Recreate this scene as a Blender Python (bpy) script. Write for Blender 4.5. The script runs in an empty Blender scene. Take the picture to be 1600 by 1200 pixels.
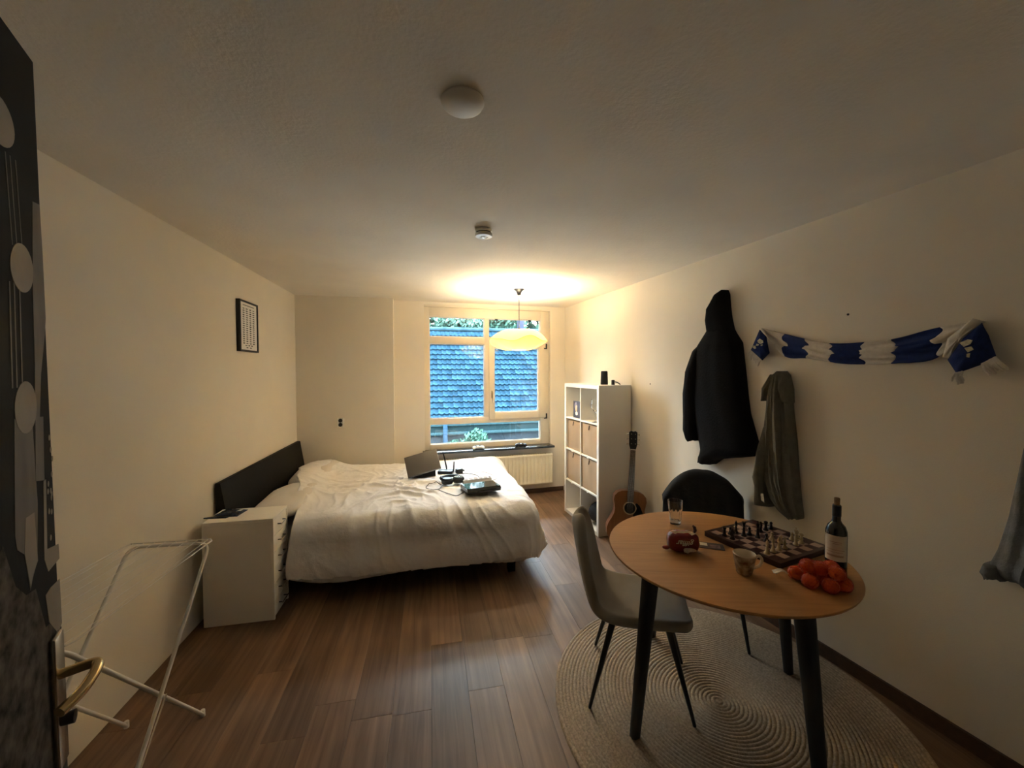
import bpy, bmesh, math, random
from mathutils import Vector, Matrix, noise
R = math.radians
PI = math.pi
SC = bpy.context.scene
COL = SC.collection
random.seed(7)

# ------------------------------------------------------------------ camera, world, exposure
cam = bpy.data.cameras.new('camera')
cam.sensor_width = 36.0
cam.lens = 615.75 * 36.0 / 1600.0
cam.shift_y = -4.15 / 1600.0
cam.clip_start = 0.02
cam_ob = bpy.data.objects.new('camera', cam)
COL.objects.link(cam_ob)
_r = (0.95388502, -0.30015972, -0.00274226)
_u = (0.010201, 0.02328494, 0.99967682)
_f = (0.29999886, 0.95360472, -0.02527309)
cam_ob.matrix_world = Matrix(((_r[0], _u[0], -_f[0], 0.0), (_r[1], _u[1], -_f[1], 0.0),
                              (_r[2], _u[2], -_f[2], 1.6084), (0, 0, 0, 1)))
SC.camera = cam_ob

SKY_COLOUR, SKY_STRENGTH = (0.70, 0.87, 1.0), 120.0
LAMP_COLOUR, LAMP_POWER = (1.0, 0.90, 0.75), 100.0
EXPOSURE = -0.05
world = bpy.data.worlds.new('overcast_sky')
world.use_nodes = True
SC.world = world
_bg = world.node_tree.nodes['Background']
_bg.inputs['Color'].default_value = (*SKY_COLOUR, 1)
# plain overcast sky: the zenith is three times as bright as the horizon
_wn, _wl = world.node_tree.nodes, world.node_tree.links
_tc = _wn.new('ShaderNodeTexCoord'); _sx = _wn.new('ShaderNodeSeparateXYZ')
_wl.new(_tc.outputs['Generated'], _sx.inputs[0])
_mr = _wn.new('ShaderNodeMapRange')
_mr.inputs['From Min'].default_value = 0.0; _mr.inputs['From Max'].default_value = 1.0
_mr.inputs['To Min'].default_value = SKY_STRENGTH / 3.0; _mr.inputs['To Max'].default_value = SKY_STRENGTH
_wl.new(_sx.outputs['Z'], _mr.inputs['Value']); _wl.new(_mr.outputs[0], _bg.inputs['Strength'])
vs = SC.view_settings
vs.view_transform = 'Standard'
vs.look = 'None'
vs.exposure = EXPOSURE
vs.gamma = 1.0
vs.use_curve_mapping = False
SC.cycles.use_denoising = True
SC.cycles.max_bounces = 10
SC.cycles.diffuse_bounces = 6
SC.cycles.transparent_max_bounces = 12
SC.cycles.sample_clamp_indirect = 40.0
SC.cycles.caustics_refractive = False
SC.cycles.caustics_reflective = False

# room constants (metres); camera stands above the origin
XR, K = 2.2859, -0.0154          # right wall  x = XR + K (y - 4.3)
YB, KB = 4.9128, -0.0267         # window wall y = YB + KB x
H = 2.46
DEL = 0.1001                     # the left wall and its column are turned by this angle
DL, DC = 1.4615, 4.7757
cD, sD = math.cos(DEL), math.sin(DEL)
def LP(u, v, z=0.0):
    return Vector((cD * u + sD * v, -sD * u + cD * v, z))
def xr_at(y):
    return XR + K * (y - 4.3)

pl = bpy.data.lights.new('window_portal', 'AREA')   # sampling guide only: gives off no light of its own
pl.shape = 'RECTANGLE'
pl.size, pl.size_y = 1.62, 1.8
pl.cycles.is_portal = True
po = bpy.data.objects.new('window_portal', pl)
COL.objects.link(po)
po.location = (1.235, YB + KB * 1.235 + 0.16, 1.51)
po.rotation_euler = (R(-90), 0, math.atan(KB))

# ------------------------------------------------------------------ materials
MATS = {}
def nodes_of(name):
    m = bpy.data.materials.new(name)
    m.use_nodes = True
    nt = m.node_tree
    return m, nt, nt.nodes['Principled BSDF']

def mat(name, col, rough=0.6, metal=0.0, var=0.0, vscale=6.0, bump=0.0, bscale=60.0, stretch=None, spec=0.5,
        col2=None, rand=0.0, sheen=0.0, detail=4.0, trans=0.0, ior=1.45, coat=0.0, bdist=0.01):
    """principled material with procedural colour variation and fine relief"""
    if name in MATS:
        return MATS[name]
    m, nt, b = nodes_of(name)
    n, l = nt.nodes, nt.links
    b.inputs['Roughness'].default_value = rough
    b.inputs['Metallic'].default_value = metal
    b.inputs['Specular IOR Level'].default_value = spec
    b.inputs['IOR'].default_value = ior
    b.inputs['Transmission Weight'].default_value = trans
    b.inputs['Sheen Weight'].default_value = sheen
    b.inputs['Coat Weight'].default_value = coat
    tc = n.new('ShaderNodeTexCoord')
    mp = n.new('ShaderNodeMapping')
    l.new(tc.outputs['Object'], mp.inputs['Vector'])
    if stretch:
        mp.inputs['Scale'].default_value = stretch
    nz = n.new('ShaderNodeTexNoise')
    nz.inputs['Scale'].default_value = vscale
    nz.inputs['Detail'].default_value = detail
    l.new(mp.outputs['Vector'], nz.inputs['Vector'])
    c2 = col2 if col2 else tuple(max(0.0, c * (1 - var)) for c in col)
    c1 = col if col2 else tuple(min(1.0, c * (1 + var)) for c in col)
    mx = n.new('ShaderNodeMix')
    mx.data_type = 'RGBA'
    rp = n.new('ShaderNodeMapRange')
    rp.inputs['From Min'].default_value = 0.3
    rp.inputs['From Max'].default_value = 0.7
    l.new(nz.outputs['Fac'], rp.inputs['Value'])
    l.new(rp.outputs['Result'], mx.inputs['Factor'])
    mx.inputs['A'].default_value = (*c1, 1)
    mx.inputs['B'].default_value = (*c2, 1)
    out = mx.outputs['Result']
    if rand > 0:
        oi = n.new('ShaderNodeObjectInfo')
        hs = n.new('ShaderNodeHueSaturation')
        mr = n.new('ShaderNodeMapRange')
        mr.inputs['To Min'].default_value = 1 - rand
        mr.inputs['To Max'].default_value = 1 + rand
        l.new(oi.outputs['Random'], mr.inputs['Value'])
        l.new(mr.outputs['Result'], hs.inputs['Value'])
        l.new(out, hs.inputs['Color'])
        out = hs.outputs['Color']
    l.new(out, b.inputs['Base Color'])
    if bump > 0:
        n2 = n.new('ShaderNodeTexNoise')
        n2.inputs['Scale'].default_value = bscale
        n2.inputs['Detail'].default_value = 5
        l.new(mp.outputs['Vector'], n2.inputs['Vector'])
        bp = n.new('ShaderNodeBump')
        bp.inputs['Strength'].default_value = bump
        bp.inputs['Distance'].default_value = bdist
        l.new(n2.outputs['Fac'], bp.inputs['Height'])
        l.new(bp.outputs['Normal'], b.inputs['Normal'])
    MATS[name] = m
    return m

def wood(name, dark, light, rough=0.4, gscale=(1.2, 28, 28), rand=0.0, bump=0.06, spec=0.5):
    if name in MATS:
        return MATS[name]
    m, nt, b = nodes_of(name)
    n, l = nt.nodes, nt.links
    tc = n.new('ShaderNodeTexCoord')
    oi = n.new('ShaderNodeObjectInfo')
    sc = n.new('ShaderNodeVectorMath'); sc.operation = 'SCALE'
    cb = n.new('ShaderNodeCombineXYZ')
    for i in range(3):
        l.new(oi.outputs['Random'], cb.inputs[i])
    l.new(cb.outputs[0], sc.inputs[0]); sc.inputs['Scale'].default_value = 17.0
    ad = n.new('ShaderNodeVectorMath'); ad.operation = 'ADD'
    l.new(tc.outputs['Object'], ad.inputs[0]); l.new(sc.outputs[0], ad.inputs[1])
    mp = n.new('ShaderNodeMapping'); mp.inputs['Scale'].default_value = gscale
    l.new(ad.outputs[0], mp.inputs['Vector'])
    g = n.new('ShaderNodeTexNoise'); g.inputs['Scale'].default_value = 1.0; g.inputs['Detail'].default_value = 6
    g.inputs['Roughness'].default_value = 0.6; g.inputs['Distortion'].default_value = 0.6
    l.new(mp.outputs[0], g.inputs['Vector'])
    g2 = n.new('ShaderNodeTexNoise'); g2.inputs['Scale'].default_value = 2.6; g2.inputs['Detail'].default_value = 2
    l.new(ad.outputs[0], g2.inputs['Vector'])
    rp = n.new('ShaderNodeValToRGB')
    rp.color_ramp.elements[0].position = 0.32; rp.color_ramp.elements[0].color = (*dark, 1)
    rp.color_ramp.elements[1].position = 0.68; rp.color_ramp.elements[1].color = (*light, 1)
    md = n.new('ShaderNodeMath'); md.operation = 'MULTIPLY_ADD'
    l.new(g2.outputs['Fac'], md.inputs[0]); md.inputs[1].default_value = 0.45
    sb = n.new('ShaderNodeMath'); sb.operation = 'MULTIPLY_ADD'
    l.new(g.outputs['Fac'], sb.inputs[0]); sb.inputs[1].default_value = 0.75; sb.inputs[2].default_value = -0.1
    l.new(sb.outputs[0], md.inputs[2])
    l.new(md.outputs[0], rp.inputs['Fac'])
    out = rp.outputs['Color']
    if rand > 0:
        hs = n.new('ShaderNodeHueSaturation')
        mr = n.new('ShaderNodeMapRange')
        mr.inputs['To Min'].default_value = 1 - rand; mr.inputs['To Max'].default_value = 1 + rand
        l.new(oi.outputs['Random'], mr.inputs['Value']); l.new(mr.outputs[0], hs.inputs['Value'])
        l.new(out, hs.inputs['Color']); out = hs.outputs['Color']
    l.new(out, b.inputs['Base Color'])
    b.inputs['Roughness'].default_value = rough
    b.inputs['Specular IOR Level'].default_value = spec
    bp = n.new('ShaderNodeBump'); bp.inputs['Strength'].default_value = bump; bp.inputs['Distance'].default_value = 0.004
    l.new(g.outputs['Fac'], bp.inputs['Height']); l.new(bp.outputs['Normal'], b.inputs['Normal'])
    MATS[name] = m
    return m

def thin_glass(name, tint=(1, 1, 1), ior=1.5):
    if name in MATS:
        return MATS[name]
    m = bpy.data.materials.new(name); m.use_nodes = True
    nt = m.node_tree; n, l = nt.nodes, nt.links
    n.remove(n['Principled BSDF'])
    tr = n.new('ShaderNodeBsdfTransparent'); tr.inputs['Color'].default_value = (*tint, 1)
    gl = n.new('ShaderNodeBsdfGlossy'); gl.inputs['Roughness'].default_value = 0.02
    fr = n.new('ShaderNodeFresnel'); fr.inputs['IOR'].default_value = ior
    mx = n.new('ShaderNodeMixShader')
    l.new(fr.outputs[0], mx.inputs[0]); l.new(tr.outputs[0], mx.inputs[1]); l.new(gl.outputs[0], mx.inputs[2])
    l.new(mx.outputs[0], n['Material Output'].inputs['Surface'])
    MATS[name] = m
    return m

M_WALL = mat('wall_plaster', (0.77, 0.705, 0.595), 0.9, var=0.02, vscale=3, bump=0.22, bscale=190, bdist=0.003)
M_CEIL = mat('ceiling_plaster', (0.745, 0.685, 0.585), 0.92, var=0.05, vscale=2.2, bump=0.5, bscale=60, bdist=0.004)
M_FLOOR = wood('floor_plank', (0.095, 0.050, 0.025), (0.225, 0.132, 0.075), 0.46, rand=0.22, bump=0.10, spec=0.35)
M_SUB = mat('subfloor', (0.03, 0.02, 0.014), 0.9, var=0.1)
M_SKIRT = wood('skirting_wood', (0.045, 0.022, 0.012), (0.10, 0.052, 0.027), 0.5)
M_FRAME = mat('window_paint', (0.74, 0.66, 0.52), 0.45, var=0.03, vscale=9, bump=0.04, bscale=30)
M_SILL = mat('sill_slate', (0.035, 0.042, 0.05), 0.16, var=0.15, vscale=30)
M_GLASS = thin_glass('window_glass')
M_WHITE = mat('white_laminate', (0.87, 0.83, 0.755), 0.4, var=0.015, vscale=4)
M_RAD = mat('radiator_enamel', (0.88, 0.80, 0.60), 0.35, var=0.02)
M_BLACKM = mat('black_metal', (0.012, 0.012, 0.014), 0.35, var=0.2)
M_BLACKP = mat('black_plastic', (0.012, 0.012, 0.014), 0.4, var=0.2)
M_GLOSSB = mat('gloss_black', (0.006, 0.007, 0.009), 0.06, var=0.1)
M_CHROME = mat('brushed_metal', (0.75, 0.70, 0.60), 0.25, metal=1.0, var=0.05)
M_WPLAST = mat('white_plastic', (0.82, 0.80, 0.75), 0.35, var=0.02)

# ------------------------------------------------------------------ mesh helpers
class MB:
    """collects shapes into one bmesh and links it as one mesh object"""
    def __init__(self):
        self.bm = bmesh.new()
    def _xf(self, verts, mtx):
        if mtx is not None:
            bmesh.ops.transform(self.bm, matrix=mtx, verts=verts)
    def box(self, lo, hi, bev=0.0, mtx=None, seg=2):
        r = bmesh.ops.create_cube(self.bm, size=1.0)
        vs_ = r['verts']
        c = [(a + b) / 2 for a, b in zip(lo, hi)]
        s = [abs(b - a) for a, b in zip(lo, hi)]
        bmesh.ops.scale(self.bm, vec=s, verts=vs_)
        bmesh.ops.translate(self.bm, vec=c, verts=vs_)
        if bev > 0:
            es = list({e for v in vs_ for e in v.link_edges})
            rr = bmesh.ops.bevel(self.bm, geom=es, offset=min(bev, min(s) * 0.45), segments=seg, profile=0.5, affect='EDGES')
            vs_ = list({v for f in rr['faces'] for v in f.verts} | {v for v in vs_ if v.is_valid})
        self._xf(vs_, mtx)
        return self
    def tube(self, pts, r, seg=8, cap=True):
        pts = [Vector(p) for p in pts]
        rs = r if isinstance(r, (list, tuple)) else [r] * len(pts)
        rings = []
        up = None
        for i, p in enumerate(pts):
            if i == 0: d = pts[1] - p
            elif i == len(pts) - 1: d = p - pts[i - 1]
            else: d = (pts[i + 1] - p).normalized() + (p - pts[i - 1]).normalized()
            d = d.normalized() if d.length > 1e-9 else Vector((0, 0, 1))
            if up is None:
                up = Vector((0, 0, 1)) if abs(d.z) < 0.9 else Vector((1, 0, 0))
            a = d.cross(up)
            if a.length < 1e-6: a = d.cross(Vector((0, 1, 0)))
            a.normalize(); b = a.cross(d).normalized(); up = b
            rings.append([self.bm.verts.new(p + rs[i] * (math.cos(t) * a + math.sin(t) * b))
                          for t in [2 * PI * k / seg for k in range(seg)]])
        for A, B_ in zip(rings, rings[1:]):
            for k in range(seg):
                self.bm.faces.new((A[k], A[(k + 1) % seg], B_[(k + 1) % seg], B_[k]))
        if cap:
            self.bm.faces.new(rings[0][::-1]); self.bm.faces.new(rings[-1])
        return self
    def lathe(self, prof, seg=24, mtx=None, cap=True):
        rings = []
        for (r, z) in prof:
            if r < 1e-5:
                rings.append([self.bm.verts.new((0, 0, z))])
            else:
                rings.append([self.bm.verts.new((r * math.cos(2 * PI * k / seg), r * math.sin(2 * PI * k / seg), z)) for k in range(seg)])
        for A, B_ in zip(rings, rings[1:]):
            if len(A) == 1 and len(B_) == 1: continue
            for k in range(seg):
                k2 = (k + 1) % seg
                if len(A) == 1: self.bm.faces.new((A[0], B_[k2], B_[k]))
                elif len(B_) == 1: self.bm.faces.new((A[k], A[k2], B_[0]))
                else: self.bm.faces.new((A[k], A[k2], B_[k2], B_[k]))
        if cap:
            if len(rings[0]) > 1: self.bm.faces.new(rings[0][::-1])
            if len(rings[-1]) > 1: self.bm.faces.new(rings[-1])
        self._xf([v for r_ in rings for v in r_], mtx)
        return self
    def grid(self, fn, nu, nv, closed_u=False):
        vs_ = [[self.bm.verts.new(fn(i / (nu if closed_u else nu - 1), j / (nv - 1))) for j in range(nv)] for i in range(nu)]
        for i in range(nu if closed_u else nu - 1):
            for j in range(nv - 1):
                i2 = (i + 1) % nu
                self.bm.faces.new((vs_[i][j], vs_[i2][j], vs_[i2][j + 1], vs_[i][j + 1]))
        return self
    def prism(self, pts, a, b, axis='z'):
        """extrude a 2D outline between a and b along an axis"""
        def P(p, t):
            return {'z': (p[0], p[1], t), 'y': (p[0], t, p[1]), 'x': (t, p[0], p[1])}[axis]
        A = [self.bm.verts.new(P(p, a)) for p in pts]
        B_ = [self.bm.verts.new(P(p, b)) for p in pts]
        n = len(pts)
        for k in range(n):
            self.bm.faces.new((A[k], A[(k + 1) % n], B_[(k + 1) % n], B_[k]))
        self.bm.faces.new(A[::-1]); self.bm.faces.new(B_)
        return self
    def ball(self, c, r, sub=2, scale=(1, 1, 1), mtx=None):
        rr = bmesh.ops.create_icosphere(self.bm, subdivisions=sub, radius=1.0)
        v = rr['verts']
        bmesh.ops.scale(self.bm, vec=[r * s for s in scale], verts=v)
        if mtx is not None: self._xf(v, mtx)
        bmesh.ops.translate(self.bm, vec=c, verts=v)
        return self
    def build(self, name, material, parent=None, smooth=40, loc=None, rotz=None, solid=0.0, subsurf=0, keep=False):
        bm = self.bm
        bmesh.ops.recalc_face_normals(bm, faces=bm.faces[:])
        lim = R(smooth) if smooth else 0
        for f in bm.faces: f.smooth = bool(smooth)
        if smooth:
            for e in bm.edges:
                if len(e.link_faces) == 2 and e.calc_face_angle(0) > lim: e.smooth = False
        me = bpy.data.meshes.new(name)
        bm.to_mesh(me)
        if not keep: bm.free()
        if material: me.materials.append(material)
        o = bpy.data.objects.new(name, me)
        COL.objects.link(o)
        if parent is not None: o.parent = parent
        if loc is not None: o.location = loc
        if rotz is not None: o.rotation_euler = (0, 0, rotz)
        if solid:
            md = o.modifiers.new('thickness', 'SOLIDIFY'); md.thickness = abs(solid); md.offset = -1 if solid > 0 else 1
        if subsurf:
            md = o.modifiers.new('smooth', 'SUBSURF'); md.levels = subsurf; md.render_levels = subsurf
        return o

def tag(o, label, cat=None, group=None, kind=None):
    if label: o['label'] = label
    if cat: o['category'] = cat
    if group: o['group'] = group
    if kind: o['kind'] = kind
    return o

def thing(name, label, cat, loc=(0, 0, 0), rotz=0.0, group=None, kind=None):
    o = bpy.data.objects.new(name, None)
    COL.objects.link(o)
    o.location = loc; o.rotation_euler = (0, 0, rotz); o.empty_display_size = 0.05
    return tag(o, label, cat, group, kind)

def dup(o, parent, loc=None, rot=None, name=None):
    c = o.copy(); COL.objects.link(c); c.parent = parent
    if loc is not None: c.location = loc
    if rot is not None: c.rotation_euler = rot
    for ch in o.children: dup(ch, c)
    return c

def RZ(a): return Matrix.Rotation(a, 4, 'Z')
def TR(*p): return Matrix.Translation(p)

def bez(pts, n=8):
    """smooth catmull-rom path through points"""
    P = [Vector(p) for p in pts]
    P = [P[0] * 2 - P[1]] + P + [P[-1] * 2 - P[-2]]
    out = []
    for i in range(1, len(P) - 2):
        for k in range(n):
            t = k / n
            a, b, c, d = P[i - 1], P[i], P[i + 1], P[i + 2]
            out.append(0.5 * ((2 * b) + (c - a) * t + (2 * a - 5 * b + 4 * c - d) * t * t + (3 * b - 3 * c + d - a) * t ** 3))
    out.append(P[-2])
    return out

# ================================================================== THE ROOM
fl = MB()
fl.prism([(-2.0, -1.6), (2.9, -1.6), (2.9, 5.4), (-2.0, 5.4)], -0.12, -0.006)
floor = fl.build('floor', M_SUB, smooth=0)
tag(floor, 'brown wood-look plank floor of the bedroom', kind='structure')

def clip(bm, co, no):
    g = bm.verts[:] + bm.edges[:] + bm.faces[:]
    r = bmesh.ops.bisect_plane(bm, geom=g, plane_co=co, plane_no=no, clear_outer=True)
    es = [e for e in r['geom_cut'] if isinstance(e, bmesh.types.BMEdge)]
    if es:
        try: bmesh.ops.holes_fill(bm, edges=es)
        except Exception: pass

PW, PLEN, GAP = 0.182, 1.22, 0.0007
ncol = 23
for i in range(ncol):
    u0 = -DL + i * PW
    off = -random.uniform(0.15, 1.1)
    if i == 6: off = -0.62
    v = -1.15 + off
    while v < 5.1:
        v0, v1 = max(v, -1.15), v + PLEN
        v += PLEN
        if v1 - v0 < 0.03: continue
        m = MB()
        uc, vc = u0 + PW / 2, (v0 + v1) / 2
        hw, hl = PW / 2 - GAP / 2, (v1 - v0) / 2 - GAP / 2
        # local x runs along the plank so the grain follows it
        m.box((-hl, -hw, -0.006), (hl, hw, 0.0), bev=0.0005, seg=1)
        ang = PI / 2 - DEL
        mw = Matrix.Translation(LP(uc, vc)) @ RZ(ang)
        inv = mw.inverted()
        for co, no in ((Vector((xr_at(0), 0, 0)), Vector((1, -K, 0))), (Vector((0, YB, 0)), Vector((-KB, 1, 0)))):
            clip(m.bm, inv @ co, inv.to_3x3() @ no)
        if len(m.bm.faces) < 4:
            m.bm.free(); continue
        o = m.build('plank', M_FLOOR, floor, smooth=0)
        o.matrix_parent_inverse = Matrix.Identity(4)
        o.location = mw.translation; o.rotation_euler = (0, 0, ang)

ce = MB()
ce.prism([(-2.0, -1.6), (2.9, -1.6), (2.9, 5.4), (-2.0, 5.4)], H, H + 0.15)
tag(ce.build('ceiling', M_CEIL, smooth=0), 'rough plastered off-white ceiling', kind='structure')

# left wall (turned by DEL) and the projecting column at its far end
w = MB()
w.prism([LP(-DL, -1.6).xy[:], LP(-DL, 5.3).xy[:], LP(-DL - 0.15, 5.3).xy[:], LP(-DL - 0.15, -1.6).xy[:]], -0.006, H)
tag(w.build('wall_left', M_WALL, smooth=0), 'cream plaster wall behind the bed head', kind='structure')
w = MB()
cu = LP(-DL, DC)
w.prism([LP(-DL, DC).xy[:], (0.064, 4.793), (0.083, 5.15), LP(-DL, 5.25).xy[:]], -0.006, H)
tag(w.build('wall_back_left', M_WALL, smooth=0), 'cream plaster column wall between bed head and window', kind='structure')
# right wall
w = MB()
w.prism([(xr_at(-1.6), -1.6), (xr_at(5.2), 5.2), (xr_at(5.2) + 0.2, 5.2), (xr_at(-1.6) + 0.2, -1.6)], -0.006, H)
tag(w.build('wall_right', M_WALL, smooth=0), 'cream plaster wall with coats and scarf', kind='structure')

# window wall, built in its own frame: local x along the wall, y outwards
AB = math.atan(KB)
WB = thing('wall_back', 'cream plaster wall around the window', None, (0, YB, 0), AB, kind='structure')
X0, X1, Z0, Z1 = 0.425, 2.062, 0.615, 2.428
m = MB()
m.box((-0.2, 0, -0.006), (X0, 0.28, H)); m.box((X1, 0, -0.006), (2.6, 0.28, H))
m.box((X0, 0, -0.006), (X1, 0.28, Z0)); m.box((X0, 0, Z1), (X1, 0.28, H))
m.build('wall_plaster', M_WALL, WB, smooth=0)

# rear wall with the doorway the camera looks in from, and the hall behind
m = MB()
m.box((-1.75, -0.16, -0.006), (-0.36, -0.04, H)); m.box((0.62, -0.16, -0.006), (2.6, -0.04, H)); m.box((-0.36, -0.16, 2.14), (0.62, -0.04, H))
tag(m.build('wall_rear', M_WALL, smooth=0), 'cream wall around the doorway', kind='structure')
m = MB()
m.box((-1.9, -1.45, -0.006), (2.8, -1.3, H))
tag(m.build('wall_hall', mat('hall_absorber', (0.16, 0.13, 0.105), 0.9, var=0.05), smooth=0), 'hallway wall beyond the doorway', kind='structure')  # unseen hall wall, coloured dark to absorb light behind the camera

# skirting boards
m = MB()
m.prism([(xr_at(-1.2), -1.2), (xr_at(4.86), 4.86), (xr_at(4.86) - 0.014, 4.86), (xr_at(-1.2) - 0.014, -1.2)], 0, 0.07)
tag(m.build('baseboard_right', M_SKIRT, smooth=0), 'dark brown skirting along the coat wall', kind='structure')
m = MB()
m.box((0.08, -0.014, 0.0), (2.25, 0.0, 0.055))
tag(m.build('baseboard_back', M_SKIRT, smooth=0, loc=(0, YB, 0), rotz=AB), 'dark brown skirting under the radiator', kind='structure')

# ------------------------------------------------------------------ window
W = thing('window_1', 'cream painted window with tilting sash and slate roof view', None, (0, YB, 0), AB, kind='structure')
FD = 0.05      # frame face lies this far behind the plaster
m = MB()
def rail(m, x0, x1, z0, z1, d0=0.0, d1=0.075): m.box((x0, FD + d0, z0), (x1, FD + d1, z1), bev=0.004)
GX0, GX1 = 0.490, 1.945
rail(m, X0, GX0, Z0, Z1); rail(m, GX1, X1, Z0, Z1)
rail(m, GX0, GX1, 2.288, Z1); rail(m, GX0, GX1, Z0, 0.700)
rail(m, GX0, GX1, 0.948, 1.022); rail(m, GX0, 1.185, 1.955, 2.045); rail(m, 1.185, GX1, 1.975, 2.045)
rail(m, 1.183, 1.243, 1.022, 2.288)
m.build('window_frame', M_FRAME, W)
m = MB(); m.box((X0, 0.0, 2.405), (X1, FD, Z1), bev=0.003); m.build('head_board', M_FRAME, W)
def glazing(parent, x0, x1, z0, z1, d=0.045):
    m = MB(); m.box((x0, FD + d, z0), (x1, FD + d + 0.004, z1)); m.build('pane', M_GLASS, parent, smooth=0)
    m = MB()
    for a in ((x0, x0 + 0.008, z0, z1), (x1 - 0.008, x1, z0, z1)):
        m.box((a[0], FD + d - 0.012, a[2]), (a[1], FD + d - 0.0005, a[3]))
    for a in ((z0, z0 + 0.008), (z1 - 0.008, z1)):
        m.box((x0, FD + d - 0.012, a[0]), (x1, FD + d - 0.0005, a[1]))
    m.build('glazing_bead', M_WPLAST, parent, smooth=0)
glazing(W, GX0, 1.183, 2.045, 2.288); glazing(W, 1.243, GX1, 2.045, 2.288)
glazing(W, GX0, 1.183, 1.022, 1.955); glazing(W, GX0, GX1, 0.700, 0.948)
sash = MB()
SX0, SX1, SZ0, SZ1 = 1.236, 2.012, 0.992, 1.982
GSX0, GSX1, GSZ0, GSZ1 = 1.310, 1.912, 1.082, 1.908
def srail(x0, x1, z0, z1): sash.box((x0, FD - 0.022, z0), (x1, FD + 0.05, z1), bev=0.006)
srail(SX0, GSX0, SZ0, SZ1); srail(GSX1, SX1, SZ0, SZ1); srail(GSX0, GSX1, SZ0, GSZ0); srail(GSX0, GSX1, GSZ1, SZ1)
SA = sash.build('sash', M_FRAME, W)
glazing(SA, GSX0, GSX1, GSZ0, GSZ1, 0.02)
m = MB()
m.box((1.262, FD - 0.03, 1.26), (1.284, FD - 0.022, 1.36), bev=0.003)
m.tube([(1.273, FD - 0.03, 1.335), (1.273, FD - 0.065, 1.335)], 0.009)
m.tube([(1.273, FD - 0.062, 1.34), (1.273, FD - 0.066, 1.30), (1.273, FD - 0.06, 1.21)], [0.009, 0.008, 0.006])
m.build('window_handle', M_CHROME, SA)
for z in (1.01, 1.94):
    m = MB(); m.box((2.012, FD - 0.026, z - 0.035), (2.03, FD + 0.0, z + 0.035), bev=0.004); m.box((1.985, FD - 0.028, z - 0.035), (2.02, FD - 0.022, z - 0.022))
    m.build('hinge', M_BLACKM, SA)
for x in (1.345, 1.80):
    m = MB(); m.box((x - 0.018, FD + 0.02, 2.262), (x + 0.018, FD + 0.045, 2.292), bev=0.003); m.build('stay_bracket', M_BLACKM, W)

sl = MB(); sl.box((0.395, -0.135, 0.612), (2.075, 0.06, 0.638), bev=0.004)
o = sl.build('window_sill', M_SILL, smooth=40, loc=(0, YB, 0), rotz=AB)
tag(o, 'dark polished slate sill below the window', kind='structure')

# ------------------------------------------------------------------ radiator
RD = thing('radiator', 'cream panel radiator with fluted front under the window sill', 'radiator', (0, YB, 0), AB)
rx0, rx1, rz0, rz1, ry = 0.56, 2.055, 0.135, 0.53, -0.105
m = MB()
nfl = 30
prof = []
for i in range(nfl * 6 + 1):
    x = rx0 + (rx1 - rx0) * i / (nfl * 6)
    ph = (i % 6) / 6
    d = 0.0 if ph < 0.34 else 0.010
    if abs(ph - 0.34) < 0.1: d = 0.010
    prof.append((x, ry + d))
def rfn(a, b):
    i = round(a * (len(prof) - 1)); x, y = prof[i]
    z = rz0 + (rz1 - rz0) * b
    if b < 0.06 or b > 0.94: y = ry
    return (x, y, z)
m.grid(rfn, len(prof), 18)
m.build('front_panel', M_RAD, RD, smooth=50, solid=-0.003)
m = MB(); m.box((rx0, ry + 0.045, rz0 + 0.01), (rx1, ry + 0.06, rz1 - 0.01), bev=0.004); m.build('rear_panel', M_RAD, RD)
for x in (rx0, rx1 - 0.012):
    m = MB(); m.box((x, ry, rz0), (x + 0.012, ry + 0.06, rz1), bev=0.003); m.build('side_cover', M_RAD, RD)
m = MB()
for i in range(46):
    x = rx0 + 0.012 + (rx1 - rx0 - 0.03) * i / 46
    m.box((x, ry + 0.005, rz1 - 0.006), (x + 0.008, ry + 0.058, rz1 + 0.002))
m.box((rx0, ry - 0.001, rz1 - 0.008), (rx1, ry + 0.006, rz1 + 0.003)); m.box((rx0, ry + 0.055, rz1 - 0.008), (rx1, ry + 0.06, rz1 + 0.003))
m.build('top_grille', M_RAD, RD, smooth=0)
for x in (rx0 + 0.3, rx1 - 0.3):
    m = MB(); m.box((x - 0.015, ry + 0.06, rz0 + 0.05), (x + 0.015, -0.001, rz1 - 0.05)); m.build('wall_bracket', M_RAD, RD, smooth=0)

# ------------------------------------------------------------------ ceiling fittings and socket
m = MB()
m.lathe([(0.066, H), (0.068, H - 0.006), (0.062, H - 0.016), (0.045, H - 0.026), (0.02, H - 0.031), (0.0, H - 0.032)], 40)
o = m.build('ceiling_cap', mat('cap_white', (0.80, 0.77, 0.70), 0.5, var=0.02), loc=(0.233, 1.25, 0))
tag(o, 'round white domed cover plate on the ceiling', 'ceiling cover')
SD = thing('smoke_detector', 'small round white smoke detector on the ceiling', 'smoke detector', (0.557, 2.33, H))
m = MB(); m.lathe([(0.048, 0), (0.05, -0.004), (0.05, -0.016), (0.046, -0.018)], 32); m.build('base_ring', M_WPLAST, SD)
m = MB(); m.lathe([(0.046, -0.017), (0.046, -0.024)], 32); m.build('vent_band', mat('dark_gap', (0.05, 0.045, 0.04), 0.8, var=0.1), SD)
m = MB(); m.lathe([(0.046, -0.023), (0.052, -0.026), (0.053, -0.036), (0.048, -0.043), (0.026, -0.045), (0.024, -0.042), (0.018, -0.042), (0.016, -0.046), (0, -0.046)], 32); m.build('cover', M_WPLAST, SD)
m = MB(); m.lathe([(0.0, -0.049), (0.009, -0.049), (0.010, -0.0455)], 16); m.build('test_button', M_CHROME, SD)

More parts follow.
